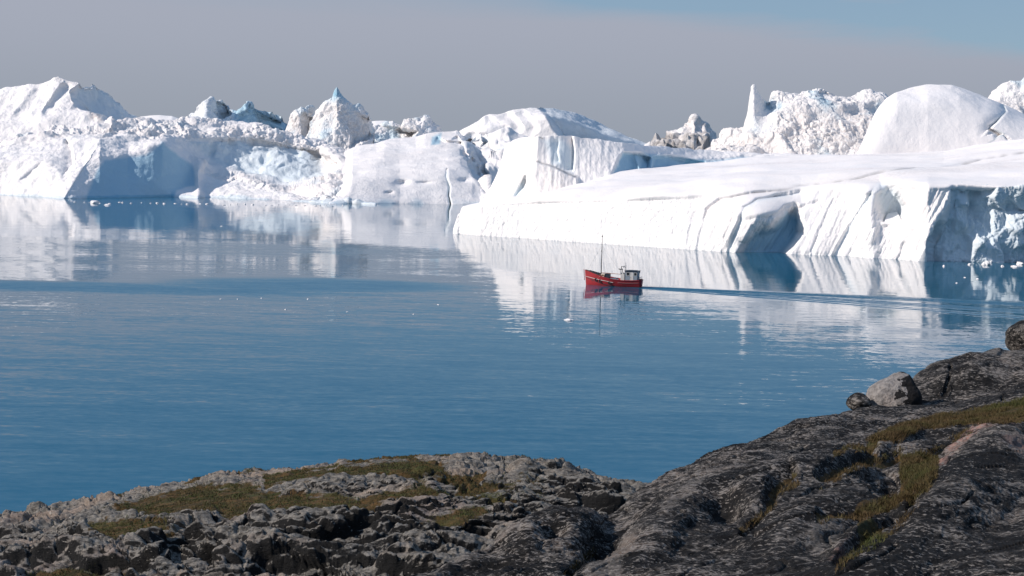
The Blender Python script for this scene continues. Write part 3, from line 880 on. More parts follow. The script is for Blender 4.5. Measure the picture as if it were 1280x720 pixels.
def tower_berg():
    def make(name, label, x0, x1, T, B, D, dirt0, seed, nc, shade=None, bluetop=None):
        def feat(px, py):
            d = 12 * ((px - (x0 + x1) / 2) / ((x1 - x0) / 2)) ** 2
            if shade: d = d + pmask(px, py, shade, 2.5) * 20 * ramp(px, py, shade[0], shade[1])
            return d
        def rough(P, N, px, py, w):
            d = rubble(P * (.035, .035, .025), seed, .4, 14) * 4.0 + rubble(P * .12, seed + 1, .35, 16) * 1.2 + rubble(P * .36, seed + 2, .3, 18) * .8 + fbm(P * (.08, .08, .05), 5, .6, seed + 3) * 2.2
            bl = zeros(px)
            if bluetop: bl = bl + .8 * sstep(bluetop + 10, bluetop - 8, py)
            bl = bl + .45 * sstep(.05, .45, fbm(P * .06, 3, .5, seed + 5))
            return d * w * .9 * (.35 + .65 * sstep(112, 140, py)), ice_attrs(px, bl, dirt0 * .8 + .8 * fbm(P * .06, 3, .5, seed + 4))
        return berg(name, label, M_DIRTY, x0, x1, nc, [(B, D), (T, D + 28)], [130], rough, feat, (2, .6), back=45)
    make('iceberg', 'narrow leaning grey ice pillar beside the taller pointed tower', 353, 396,
         [(353, 180), (356, 168), (359, 155), (363, 143), (369, 136), (376, 132.5), (381, 134), (386, 130.5), (390, 132), (391, 142), (389, 155), (393, 172), (396, 182)], [(353, 192), (396, 194)], 1030, .35, 21, 150,
         [(376, 140), (394, 150), (394, 184), (382, 184)])
    make('iceberg', 'pointed ice tower with a pale blue tip, highest one left of centre', 378, 470,
         [(378, 182), (384, 172), (386, 160), (388, 150), (393, 142), (399, 134), (405, 127), (411, 125), (416, 121), (418, 112), (421, 107), (425, 112), (430, 119), (436, 125), (440, 130), (448, 129), (454, 132), (459, 140), (462, 150), (466, 158), (464, 168), (468, 178), (470, 184)], [(378, 198), (470, 198)], 1005, .35, 31, 320,
         [(440, 140), (468, 150), (468, 170), (440, 182)], 124)
    make('iceberg', 'low dark crumbly iceberg between the pointed tower and the cream berg', 458, 552,
         [(458, 168), (464, 153), (470, 155), (478, 154), (486, 152), (491, 150), (497, 153), (501, 155), (504, 148), (510, 145.5), (518, 143.5), (526, 143), (531, 141.5), (537, 144), (541, 149), (546, 157), (549, 163), (552, 172)], [(458, 182), (552, 182)], 1050, .2, 41, 280,
         [(470, 155), (520, 165), (510, 180), (465, 178)])


tower_berg()


def distant_berg():
    T = [(165, 160), (175, 143), (188, 141), (200, 140.5), (215, 141.5), (235, 150), (250, 165)]
    def rough(P, N, px, py, w):
        return fbm(P * .01, 4, .5, 3) * 5 * w, ice_attrs(px)
    berg('iceberg', 'flat white distant iceberg showing in the gap right of the far left peak', M_SMOOTH, 165, 250, 120,
         [([(165, 175), (250, 178)], 1500), (T, 1560)], [50], rough, None, (3, 1), back=120)
    T2 = [(445, 170), (458, 153), (470, 151.5), (484, 152), (495, 158), (505, 172)]
    berg('iceberg', 'sliver of distant white ice behind the pointed tower', M_SMOOTH, 445, 505, 90,
         [([(445, 180), (505, 180)], 1400), (T2, 1450)], [40], rough, None, (2, 1), back=120)


distant_berg()


# --- floating bits of ice
def floe(x, y, wpx, hpx, label, group, seed):
    D = float(water_D(x, y)); p = at(x, y, D)
    s = wpx / F * D / 2; hgt = hpx / F * D
    bm = bmesh.new(); bmesh.ops.create_icosphere(bm, subdivisions=3, radius=1)
    v = np.array([q.co[:] for q in bm.verts])
    q = v * (1 + .35 * perlin(v * 1.3, seed)[:, None] + .25 * rubble(v * 1.6, seed)[:, None])
    q[:, 0] *= s; q[:, 1] *= s * 1.3; q[:, 2] *= hgt
    for bv, c in zip(bm.verts, q): bv.co = c
    for f in bm.faces: f.smooth = seed % 2 == 0
    me = bpy.data.meshes.new('ice_floe'); bm.to_mesh(me); bm.free()
    me.materials.append(M_ICE)
    o = link(bpy.data.objects.new('ice_floe', me)); o.location = p
    tag(o, label, 'ice floe', group)


floe(119, 254, 13, 3.4, 'largest lump of floating ice in front of the blue shaded bay', None, 2)
floe(134, 256.5, 8, 1.6, 'flat ice piece just right of the largest lump below the blue bay', None, 3)
floe(711, 400.5, 11, 2.2, 'lone white ice fragment floating on open water left of and below the boat', None, 5)
gA = 'small ice bits along the foot of the left iceberg'
for i in range(34):
    x = 95 + i * 10.2 + random.uniform(-4, 4)
    floe(x, 252.6 + (x - 95) * .0125 + random.uniform(-.2, 1.6), random.uniform(1.5, 4.5), random.uniform(.5, 1.3), 'tiny white ice bit floating at the foot of the left rubble iceberg', gA, 6 + i)
gB = 'ice bits below the shaded end of the tabular iceberg'
for i, (x, y, w_, h_) in enumerate(((1232, 331, 9, 3.5), (1212, 331, 4, 2), (1253, 333, 4, 1.6), (1269, 333.5, 10, 1.6), (1222, 349, 3, 1), (1206, 347, 3, .8), (1180, 333, 3, 1.5), (1196, 354, 3, .8), (1275, 330.5, 8, 3))):
    floe(x, y, w_, h_, 'small ice bit floating under the shaded right end of the tabular iceberg', gB, 51 + i)
gC = 'tiny ice specks on the open water'
for i, (x, y) in enumerate(((276, 374), (297, 374), (327, 373), (357, 387), (434, 390), (517, 393), (277, 283), (385, 374), (548, 381))):
    floe(x, y, random.uniform(2.0, 3.2), .7, 'tiny ice speck adrift on the open blue water', gC, 71 + i)

# ------------------------------------------------------------------ foreground rock
M_SLOPE = rock_mat('dark_gneiss', 1.0, (.012, .011, .0105), (.060, .054, .048), (.21, .19, .17), (R(12), R(-16), R(35)), (.8, 1.6, 1.6), .46, .64, .55, .30, 14.0)
M_KNOLL = rock_mat('pale_gneiss', .55, (.013, .0125, .012), (.10, .092, .08), (.31, .286, .25), (R(8), R(-6), R(10)), (.7, 1.2, 1.6), .365, .50, .66, .30, 22.0)
M_BOULDER = rock_mat('boulder_rock', 1.0, (.014, .013, .013), (.17, .158, .15), (.34, .315, .295), (0, 0, R(20)), (1, 1, 1), .36, .46, .72)


def knoll():
    crest = [(-120, 672), (-60, 660), (0, 647), (30, 640), (60, 636), (90, 634), (112, 628), (130, 623), (160, 613), (200, 605), (250, 598.5), (300, 588.5), (330, 584), (360, 579), (400, 573.5), (430, 570), (470, 568), (530, 566.5), (570, 567), (610, 572), (640, 573), (680, 573.5), (705, 575), (735, 581), (752, 588), (768, 590), (800, 596), (830, 606), (870, 640), (900, 670), (960, 720)]
    m2 = [(-120, 690), (0, 662), (90, 650), (200, 628), (300, 614), (400, 603), (500, 596), (600, 596), (700, 602), (770, 616), (830, 640), (960, 750)]
    m1 = [(-120, 720), (0, 690), (100, 678), (250, 662), (400, 648), (550, 640), (650, 640), (740, 650), (830, 680), (960, 780)]
    bot = [(-120, 800), (960, 830)]
    def feat(px, py):
        d = zeros(px)
        # shallow turf basins
        for poly, a in TURF: d -= pmask(px, py, poly, 7) * a
        # rock bands that stand up as ledges (lit tops, dark faces below)
        for pts, a, wd in (([(0, 672), (60, 664), (110, 668), (160, 662)], .55, 16), ([(190, 668), (240, 664), (270, 680), (276, 712)], 1.1, 26), ([(330, 668), (400, 655), (460, 640), (520, 634), (590, 630)], .8, 20),
                           ([(530, 580), (580, 584), (630, 578), (660, 600)], .8, 22), ([(560, 650), (620, 640), (690, 635), (720, 610)], .7, 16), ([(300, 690), (360, 684), (400, 694), (440, 706)], .6, 18),
                           ([(100, 700), (160, 690), (200, 704)], .4, 14), ([(420, 610), (470, 604), (520, 600)], .35, 8)):
            d -= a * .8 * ledge(px, py, pts, wd, .25, 9)
        return d
    def rough(P, N, px, py, w):
        moss = zeros(px)
        for poly, a in TURF: moss = np.maximum(moss, pmask(px, py, poly, 8))
        low = np.clip(sstep(600, 680, py) + sstep(560, 660, px) * .6, 0, 1)
        brk = fbm(P * .16, 3, .5, 31)
        q = P @ np.array([[.98, .0, .17], [.0, 1, .1], [-.17, -.1, .98]])
        b1 = rubble(q * (.17, .40, .75), 3, .35, 22); b2 = rubble(q * (.45, .9, 1.5), 5, .3, 22); b3 = rubble(q * (1.2, 1.9, 3.0), 7, .3, 20)
        d = .44 * b1 * (.35 + .65 * low) + .27 * b2 * (.5 + .5 * low) + .10 * b3 + .05 * rubble(q * (4.5, 5, 6), 9, .3, 14) + fbm(P * .16, 4, .42, 12) * .5
        cf1, cf2, _, _ = worley(q * (.33, .8, 1.3) + .25 * np.stack([perlin(q * .9, 3), perlin(q * .9, 4), perlin(q * .9, 5)], -1), 12)
        crack = np.exp(-((cf2 - cf1) / .07) ** 2)
        cf1, cf2, _, _ = worley(q * (.6, 1.3, 2.2), 13)
        crack = np.maximum(crack, .6 * np.exp(-((cf2 - cf1) / .08) ** 2))
        d = d - .24 * crack
        d = d * (1 - .8 * moss)
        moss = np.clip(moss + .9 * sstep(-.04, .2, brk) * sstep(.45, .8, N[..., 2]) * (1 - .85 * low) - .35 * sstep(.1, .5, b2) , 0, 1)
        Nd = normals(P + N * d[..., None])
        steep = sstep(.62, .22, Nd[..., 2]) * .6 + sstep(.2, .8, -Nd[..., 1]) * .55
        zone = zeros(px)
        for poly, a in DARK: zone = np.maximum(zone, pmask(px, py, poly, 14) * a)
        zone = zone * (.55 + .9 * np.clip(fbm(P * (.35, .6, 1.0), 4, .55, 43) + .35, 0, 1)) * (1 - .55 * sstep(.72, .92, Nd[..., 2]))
        black = np.clip(steep * 1.15 + zone * .9 + .9 * fbm(P * (.3, .5, .8), 4, .55, 41) * (.5 + .5 * low) + .5 * crack + .14 * low - .05, -.5, 1)  # black lichen, plus shade of the low side painted into the rock colour
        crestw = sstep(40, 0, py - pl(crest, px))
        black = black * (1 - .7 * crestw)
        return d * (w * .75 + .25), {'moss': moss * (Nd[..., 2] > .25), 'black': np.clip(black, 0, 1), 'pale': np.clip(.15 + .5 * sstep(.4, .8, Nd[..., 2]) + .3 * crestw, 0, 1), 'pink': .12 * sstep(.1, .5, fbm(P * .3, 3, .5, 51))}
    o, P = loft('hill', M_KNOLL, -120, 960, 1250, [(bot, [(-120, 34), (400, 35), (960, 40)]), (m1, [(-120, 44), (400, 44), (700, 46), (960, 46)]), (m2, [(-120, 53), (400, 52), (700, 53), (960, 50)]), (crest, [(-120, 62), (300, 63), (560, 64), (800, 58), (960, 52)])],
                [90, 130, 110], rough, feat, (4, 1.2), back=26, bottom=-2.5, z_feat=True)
    tag(o, 'low rocky knoll of pale gneiss with turf and black lichen in the left foreground', kind='structure')
    return P


DARK = [([(520, 576), (600, 580), (660, 584), (700, 612), (640, 640), (560, 625), (500, 600)], 1.0), ([(150, 668), (240, 662), (285, 680), (300, 720), (180, 725)], .9), ([(-20, 655), (120, 655), (130, 672), (-20, 690)], .8),
        ([(330, 650), (430, 636), (540, 612), (640, 640), (620, 664), (500, 684), (380, 690), (300, 676)], .9), ([(700, 590), (790, 610), (780, 650), (690, 640)], .6), ([(300, 690), (420, 690), (440, 720), (280, 730)], .5), ([(400, 612), (460, 606), (470, 622), (410, 628)], .7)]
TURF = [([(150, 634), (175, 618), (240, 606), (300, 600), (345, 606), (340, 622), (280, 632), (200, 640)], .22),
        ([(110, 652), (150, 645), (200, 650), (215, 660), (150, 668), (110, 660)], .18),
        ([(270, 622), (340, 612), (420, 610), (470, 618), (460, 632), (400, 636), (330, 640), (280, 642)], .2),
        ([(330, 590), (370, 582), (420, 578), (425, 590), (380, 598), (330, 604)], .16),
        ([(410, 582), (460, 575), (520, 572), (560, 576), (500, 586), (440, 596)], .15),
        ([(520, 636), (560, 628), (600, 624), (610, 632), (570, 642)], .15),
        ([(30, 712), (80, 700), (150, 696), (180, 706), (120, 735), (30, 740)], .2),
        ([(480, 606), (530, 602), (545, 612), (510, 622), (470, 618)], .15)]
PK = knoll()
MOSS_K = LAST['moss'].copy()


def slope():
    crest = [(400, 760), (440, 735), (466, 721), (500, 712), (540, 703), (580, 696), (612, 690), (630, 676), (645, 660), (662, 650), (690, 641), (715, 637), (735, 636), (748, 641), (760, 642), (775, 632), (790, 616), (802, 605), (815, 595.5), (830, 586), (860, 577), (880, 570.5), (900, 563), (920, 554), (940, 545), (960, 536), (980, 528), (1000, 520.5), (1020, 515), (1040, 511), (1060, 508), (1090, 505.5), (1130, 503), (1170, 500), (1210, 493), (1250, 484), (1290, 474), (1400, 440)]
    bot = [(400, 830), (1400, 860)]
    CD = [(400, 15.5), (466, 17), (612, 19.5), (690, 21.5), (748, 22.5), (815, 25), (900, 27), (1000, 29.5), (1060, 31), (1170, 31.5), (1400, 31.5)]
    def mixy(f):
        xs = np.arange(400, 1401, 20)
        return [(float(x), float(pl(bot, np.array([x]))[0] * (1 - f) + pl(crest, np.array([x]))[0] * f)) for x in xs]
    BD = [(400, 12), (800, 11), (1400, 9.5)]
    def mixd(f, g):
        xs = np.arange(400, 1401, 20)
        return [(float(x), float(1 / ((1 - g) / pl(BD, np.array([x]))[0] + g / pl(CD, np.array([x]))[0]))) for x in xs]
    hum = [  # rounded whalebacks: centre, radii (px), tilt, height (m)
        (985, 610, 85, 34, -.45, .45), (1010, 650, 110, 30, -.35, .30), (1060, 590, 60, 22, -.5, .32), (1125, 545, 45, 12, -.3, .22), (880, 625, 120, 45, -.6, .35),
        (1210, 610, 120, 60, -.6, .55), (1140, 680, 150, 40, -.4, .35), (690, 668, 70, 26, -.2, .35), (800, 690, 90, 30, -.6, .25), (1240, 560, 70, 26, -.4, .25), (1080, 672, 60, 18, -.4, .28)]
    def feat(px, py):
        d = zeros(px)
        for cx, cy, rx, ry, tl, a in hum:
            c, s = math.cos(tl), math.sin(tl)
            u = ((px - cx) * c + (py - cy) * s) / rx; v = (-(px - cx) * s + (py - cy) * c) / ry
            d += .7 * a * np.clip(1 - u * u - v * v, 0, 1) ** 1.2
        for pts, wd, a in GULLY: d -= groove(px, py, pts, wd, .08) * a
        # deep dark hollow beside the turf
        d -= .5 * np.exp(-((px - 1112) / 20) ** 2 - ((py - 606) / 12) ** 2)
        d -= .5 * np.exp(-((px - 1122) / 14) ** 2 - ((py - 655) / 12) ** 2)
        d -= .35 * np.exp(-((px - 905) / 22) ** 2 - ((py - 640) / 12) ** 2)
        d -= .4 * np.exp(-((px - 690) / 16) ** 2 - ((py - 672) / 8) ** 2)
        d -= .3 * np.exp(-((px - 750) / 20) ** 2 - ((py - 690) / 9) ** 2)
        return d
    def rough(P, N, px, py, w):
        moss = zeros(px)
        for poly in TURF_R: moss = np.maximum(moss, pmask(px, py, poly, 6))
        for pts, wd, a in GULLY: moss = np.maximum(moss, groove(px, py, pts, wd * .8, .06) * .8)
        q = P @ np.array([[.80, -.55, -.2], [.56, .82, .0], [.2, -.1, .97]])   # along the foliation
        d = fbm(q * (.45, 1.1, 1.1), 4, .45, 2) * .12 + fbm(q * (1.3, 3.6, 3.6), 4, .55, 5) * .07 + fbm(q * (4, 11, 11), 3, .6, 7) * .034
        b = rubble(q * (.55, 1.2, 1.2), 4, .4) * .06
        cr = np.exp(-(np.abs(perlin(q * (.5, 1.3, 1.3), 9)) / .025) ** 2) * .07
        lumps = sstep(760, 640, px) * rubble(q * (1.2, 1.8, 1.8), 6, .3) * .12
        d = (d + b - cr + lumps) * (1 - .75 * np.clip(moss, 0, 1))
        pale = zeros(px)
        for poly, a in (([(728, 720), (760, 700), (800, 682), (796, 700), (770, 735), (720, 740)], 1.0), ([(1010, 672), (1030, 656), (1060, 648), (1050, 668), (1020, 684)], .45), ([(1262, 572), (1290, 560), (1290, 582), (1270, 580)], 1.0), ([(820, 650), (860, 625), (890, 610), (880, 625), (840, 655)], .6),
                        ([(630, 668), (648, 655), (660, 655), (650, 672), (634, 680)], 1.0), ([(500, 712), (600, 690), (610, 694), (520, 720)], .5)):
            pale = np.maximum(pale, pmask(px, py, poly, 6) * a)
        pink = zeros(px)
        for poly, a in (([(1172, 600), (1190, 575), (1225, 552), (1270, 535), (1275, 548), (1230, 565), (1200, 590), (1176, 612)], 1.0), ([(1030, 712), (1060, 685), (1072, 690), (1050, 712)], 1.0), ([(1255, 575), (1290, 562), (1290, 580)], .6)):
            pink = np.maximum(pink, pmask(px, py, poly, 6) * a * (.6 + .8 * perlin(P * 2.2, 4)))
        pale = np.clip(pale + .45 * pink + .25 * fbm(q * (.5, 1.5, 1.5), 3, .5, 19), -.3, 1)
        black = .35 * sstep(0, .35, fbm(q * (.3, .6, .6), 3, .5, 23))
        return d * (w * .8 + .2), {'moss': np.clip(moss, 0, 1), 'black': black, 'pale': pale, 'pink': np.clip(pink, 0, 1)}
    fr = (.0, .28, .52, .76, 1.0); gg = (.0, .36, .62, .83, 1.0)
    keys = [(bot, BD)] + [(mixy(f), mixd(f, g)) for f, g in list(zip(fr, gg))[1:-1]] + [(crest, CD)]
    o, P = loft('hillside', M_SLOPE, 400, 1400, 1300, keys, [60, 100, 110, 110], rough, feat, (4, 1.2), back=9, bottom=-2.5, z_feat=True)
    tag(o, 'dark lichen covered gneiss slope with turf gullies in the right foreground', kind='structure')
    return P


TURF_R = [[(1070, 566), (1090, 546), (1130, 530), (1180, 518), (1240, 508), (1295, 496), (1295, 526), (1240, 530), (1200, 532), (1150, 538), (1120, 556), (1096, 560)],
          [(1128, 572), (1150, 566), (1172, 575), (1170, 596), (1158, 616), (1136, 622), (1126, 606), (1124, 588)],
          [(1060, 648), (1085, 632), (1112, 622), (1150, 618), (1140, 632), (1105, 640), (1075, 652)],
          [(1072, 676), (1090, 664), (1108, 668), (1104, 684), (1080, 690)]]
GULLY = [([(1095, 560), (1085, 574), (1066, 588), (1044, 600), (1020, 614)], 6, .25), ([(1060, 590), (1085, 582), (1108, 572), (1128, 562)], 6, .2), ([(1000, 604), (972, 618), (962, 640), (940, 656), (922, 668)], 7, .28),
         ([(1150, 575), (1180, 556), (1215, 540)], 7, .18), ([(1020, 655), (1050, 650), (1080, 645)], 4, .12), ([(1040, 720), (1060, 700), (1085, 682), (1120, 662), (1150, 630)], 6, .3), ([(705, 722), (728, 700), (745, 690)], 7, .15), ([(1100, 556), (1060, 560), (1040, 572)], 5, .15)]
PS = slope()


def outcrop():
    crest = [(1100, 512), (1112, 506), (1120, 498), (1132, 486), (1142, 476), (1150, 467), (1157, 458), (1166, 449), (1180, 441.5), (1195, 437), (1212, 433.5), (1230, 431.5), (1240, 434), (1255, 437), (1275, 436), (1300, 430), (1400, 415)]
    mid = [(1100, 514), (1120, 506), (1150, 486), (1180, 468), (1215, 458), (1260, 455), (1400, 440)]
    bot = [(1100, 520), (1200, 516), (1400, 480)]
    def feat(px, py):
        return -groove(px, py, [(1188, 452), (1186, 470), (1180, 492)], 1.6, .1) * .12 + .25 * np.exp(-((px - 1135) / 16) ** 2 - ((py - 497) / 8) ** 2)
    def rough(P, N, px, py, w):
        q = P @ np.array([[.80, -.55, -.2], [.56, .82, .0], [.2, -.1, .97]])
        d = fbm(q * (.4, .9, .9), 4, .5, 2) * .26 + fbm(q * (1.3, 3.2, 3.2), 4, .55, 5) * .07 + rubble(q * (.5, 1.1, 1.1), 4, .4) * .12
        cr = groove(px, py, [(1188, 452), (1186, 470), (1180, 492)], 1.3, .1)
        pale = .9 * pmask(px, py, [(1118, 504), (1124, 494), (1145, 496), (1144, 506)], 3) + .35 * sstep(14, 0, py - pl(crest, px)) + .2 * fbm(P * 1.0, 3, .5, 8)
        return d * (w * .8 + .2), {'moss': zeros(px), 'black': np.clip(cr, 0, 1), 'pale': pale, 'pink': zeros(px)}
    o, P = loft('rock_outcrop', M_SLOPE, 1100, 1400, 420, [(bot, [(1100, 32.6), (1400, 33)]), (mid, [(1100, 33.6), (1180, 34.6), (1400, 36)]), (crest, [(1100, 34.2), (1180, 37.5), (1400, 40)])], [60, 90], rough, feat, (5, 1), back=8, bottom=-2, z_feat=True)
    tag(o, 'big dark rounded rock outcrop above the grassy strip at right', 'rock outcrop')


outcrop()


def boulder(x, y, D, wpx, hpx, label, seed, mat, lichen=None, lean=0.0, dpt=1.0):
    p = at(x, y, D); s = wpx / F * D / 2; hh = hpx / F * D / 2
    bm = bmesh.new(); bmesh.ops.create_icosphere(bm, subdivisions=6, radius=1)
    v = np.array([q.co[:] for q in bm.verts])
    r = 1 + .24 * perlin(v * .9, seed) + .06 * fbm(v * 2.6, 4, .5, seed + 1) + .02 * fbm(v * 9, 3, .5, seed + 3)
    q = v * r[:, None]
    q[:, 0] += lean * q[:, 2]
    q[:, 0] *= s; q[:, 1] *= s * dpt; q[:, 2] *= hh
    for bv, c in zip(bm.verts, q): bv.co = c
    for f in bm.faces: f.smooth = True
    me = bpy.data.meshes.new('boulder'); bm.to_mesh(me); bm.free()
    bl = np.zeros(len(v)) if lichen is None else lichen(v)
    for nme, val in (('black', bl), ('pale', np.where(bl > .3, 0, .5) if lichen else np.full(len(v), .05)), ('moss', np.zeros(len(v))), ('pink', np.zeros(len(v)))):
        a = me.attributes.new(nme, 'FLOAT', 'POINT'); a.data.foreach_set('value', val.astype(np.float32))
    me.materials.append(mat)
    o = link(bpy.data.objects.new('boulder', me)); o.location = p
    tag(o, label, 'boulder')


def lich(v):
    n = fbm(v * 2.4, 5, .62, 3)
    return np.clip(sstep(.05, .25, v[:, 0] * .75 - v[:, 1] * .25 + n * 1.1 - .02) * 1.0, 0, 1)


boulder(1117, 502, 33.0, 66, 74, 'rounded grey boulder with a black lichen patch at the edge of the slope', 3, M_BOULDER, lich, .22)
boulder(1073, 503, 32.6, 32, 22, 'small dark boulder just left of the rounded grey one', 8, M_SLOPE)
boulder(1284, 424, 41.0, 54, 44, 'dark boulder cut off by the right edge on top of the outcrop', 12, M_SLOPE)


# ------------------------------------------------------------------ turf
def grass_mat():
    m, nt, b = new_mat('turf_blades'); k = NB(nt)
    t = k.attr('tone'); g = k.attr('green')
    dry = k.mix(t, (.048, .031, .014), (.118, .078, .034))
    grn = k.mix(t, (.022, .030, .008), (.085, .105, .028))
    k.l(k.mix(g, dry, grn), b.inputs['Base Color'])
    b.inputs['Roughness'].default_value = .7; b.inputs['Specular IOR Level'].default_value = .2
    return m


M_GRASS = grass_mat()


def turf(name, label, P, density_mask, n, hgt, wid, green_of, per=1):
    """blades rooted on the rock grid, one mesh"""
    px, py = project(P)
    N = normals(P)
    a = density_mask(px, py, P) * (N[..., 2] > .15)
    area = np.linalg.norm(np.cross(np.gradient(P, axis=0), np.gradient(P, axis=1)), axis=-1)
    wgt = (a * area).reshape(-1); wgt /= wgt.sum()
    r, c = P.shape[:2]
    idx = RNG.choice(r * c, n, p=wgt)
    ii, jj = np.unravel_index(idx, (r, c)); ii = np.clip(ii, 0, r - 2); jj = np.clip(jj, 0, c - 2)
    fu, fv = RNG.random((2, n, 1))
    p0 = P[ii, jj] * (1 - fu) * (1 - fv) + P[ii + 1, jj] * fu * (1 - fv) + P[ii, jj + 1] * (1 - fu) * fv + P[ii + 1, jj + 1] * fu * fv
    p0[:, 2] -= .01
    clump = .55 + .9 * np.clip(fbm(p0 * 1.8, 3, .5, 5) + .4, 0, 1)
    L = hgt * clump * RNG.uniform(.5, 1.25, n)
    az = RNG.uniform(0, 2 * math.pi, n); lean = RNG.uniform(.1, .75, n)
    dirv = np.stack([np.cos(az) * lean + .05, np.sin(az) * lean, np.ones(n)], -1); dirv /= np.linalg.norm(dirv, axis=1)[:, None]
    ang = RNG.uniform(0, math.pi, n)
    sd = np.stack([np.cos(ang), np.sin(ang), np.zeros(n)], -1) * (wid * RNG.uniform(.6, 1.3, n))[:, None]
    mid = p0 + dirv * (L * .6)[:, None]
    tip = p0 + dirv * L[:, None]; tip[:, :2] += dirv[:, :2] * (L * .35)[:, None]; tip[:, 2] -= L * .08
    V = np.stack([p0 - sd, p0 + sd, mid + sd * .7, mid - sd * .7, tip], 1).reshape(-1, 3)
    b = np.arange(n) * 5
    quads = np.stack([b, b + 1, b + 2, b + 3], 1); tris = np.stack([b + 3, b + 2, b + 4], 1)
    me = bpy.data.meshes.new(name)
    me.vertices.add(len(V)); me.vertices.foreach_set('co', V.reshape(-1).astype(np.float32))
    loops = np.concatenate([quads.reshape(-1), tris.reshape(-1)])
    me.loops.add(len(loops)); me.loops.foreach_set('vertex_index', loops.astype(np.int32))
    me.polygons.add(2 * n); me.polygons.foreach_set('loop_start', np.concatenate([np.arange(n) * 4, 4 * n + np.arange(n) * 3]).astype(np.int32))
    me.update(calc_edges=True)
    g = np.clip(green_of(p0) + RNG.normal(0, .15, n), 0, 1)
    for nm, val in (('tone', RNG.random(n)), ('green', g)):
        at_ = me.attributes.new(nm, 'FLOAT', 'POINT'); at_.data.foreach_set('value', np.repeat(val, 5).astype(np.float32))
    me.materials.append(M_GRASS)
    o = link(bpy.data.objects.new(name, me))
    tag(o, label, kind='stuff')


def mask_r(px, py, P):
    m = zeros(px)
    for poly in TURF_R: m = np.maximum(m, pmask(px, py, poly, 5) ** 1.5)
    for pts, wd, a in GULLY: m = np.maximum(m, .3 * groove(px, py, pts, wd * .7, .05))
    return np.where(m > .12, m, 0) * sstep(-.25, .2, fbm(P * 1.6, 4, .55, 2))


def green_r(p):
    x, y = project(p)
    g = .15 + .75 * fbm(p * 1.1, 3, .5, 7) + .35 * sstep(1180, 1270, x) * sstep(535, 505, y) + .35 * np.exp(-((x - 1140) / 22) ** 2 - ((y - 590) / 16) ** 2) + .5 * np.exp(-((x - 1088) / 22) ** 2 - ((y - 678) / 12) ** 2) + .3 * np.exp(-((x - 1090) / 25) ** 2 - ((y - 636) / 8) ** 2)
    return g


def mask_k(px, py, P):
    m = MOSS_K * (P[..., 2] > 5)
    return np.where(m > .35, m, 0) * sstep(-.35, .15, fbm(P * 1.1, 3, .5, 2))


def green_k(p):
    return .78 + .9 * fbm(p * .45, 3, .5, 9)


turf('grass', 'dry brown and green grass growing in the gullies of the dark slope', PS, mask_r, 110000, .085, .0042, green_r)
turf('grass', 'short green and rusty turf between the pale rocks of the knoll', PK, mask_k, 120000, .09, .009, green_k)


# ------------------------------------------------------------------ the boat
def tube(bm, a, b, r0, r1=None, n=8):
    a, b = Vector(a), Vector(b); r1 = r0 if r1 is None else r1
    z = (b - a).normalized(); x = z.orthogonal().normalized(); y = z.cross(x)
    A = [bm.verts.new(a + (x * math.cos(t) + y * math.sin(t)) * r0) for t in np.linspace(0, 2 * math.pi, n, endpoint=False)]
    B = [bm.verts.new(b + (x * math.cos(t) + y * math.sin(t)) * r1) for t in np.linspace(0, 2 * math.pi, n, endpoint=False)]
    for i in range(n): bm.faces.new((A[i], A[(i + 1) % n], B[(i + 1) % n], B[i]))
    bm.faces.new(A[::-1]); bm.faces.new(B)


def box(bm, c, s, rz=0.0, taper=1.0, bev=0.0):
    ret = bmesh.ops.create_cube(bm, size=1)
    for v in ret['verts']:
        t = taper if v.co.z > 0 else 1.0
        x, y = v.co.x * s[0] * t, v.co.y * s[1] * t
        v.co = (c[0] + x * math.cos(rz) - y * math.sin(rz), c[1] + x * math.sin(rz) + y * math.cos(rz), c[2] + v.co.z * s[2])
    if bev:
        es = list({e for v in ret['verts'] for e in v.link_edges})
        bmesh.ops.bevel(bm, geom=es, offset=bev, segments=2, affect='EDGES', clamp_overlap=True)


def torus(bm, c, R0, r, axis='y', n=20, m=8):
    rows = []
    for i in range(n):
        a = 2 * math.pi * i / n; row = []
        for j in range(m):
            b = 2 * math.pi * j / m; q = R0 + r * math.cos(b)
            u, v, w_ = q * math.cos(a), q * math.sin(a), r * math.sin(b)
            p = (u, w_, v) if axis == 'y' else (u, v, w_) if axis == 'z' else (w_, u, v)
            row.append(bm.verts.new((c[0] + p[0], c[1] + p[1], c[2] + p[2])))
        rows.append(row)
    for i in range(n):
        for j in range(m):
            bm.faces.new((rows[i][j], rows[(i + 1) % n][j], rows[(i + 1) % n][(j + 1) % m], rows[i][(j + 1) % m]))


def fin(name, bm, mat, parent, smooth=False, label=None):
    bmesh.ops.recalc_face_normals(bm, faces=bm.faces)
    me = bpy.data.meshes.new(name); bm.to_mesh(me); bm.free()
    if smooth:
        for p in me.polygons: p.use_smooth = True
    me.materials.append(mat)
    o = link(bpy.data.objects.new(name, me), parent)
    if label: o['label'] = label
    return o


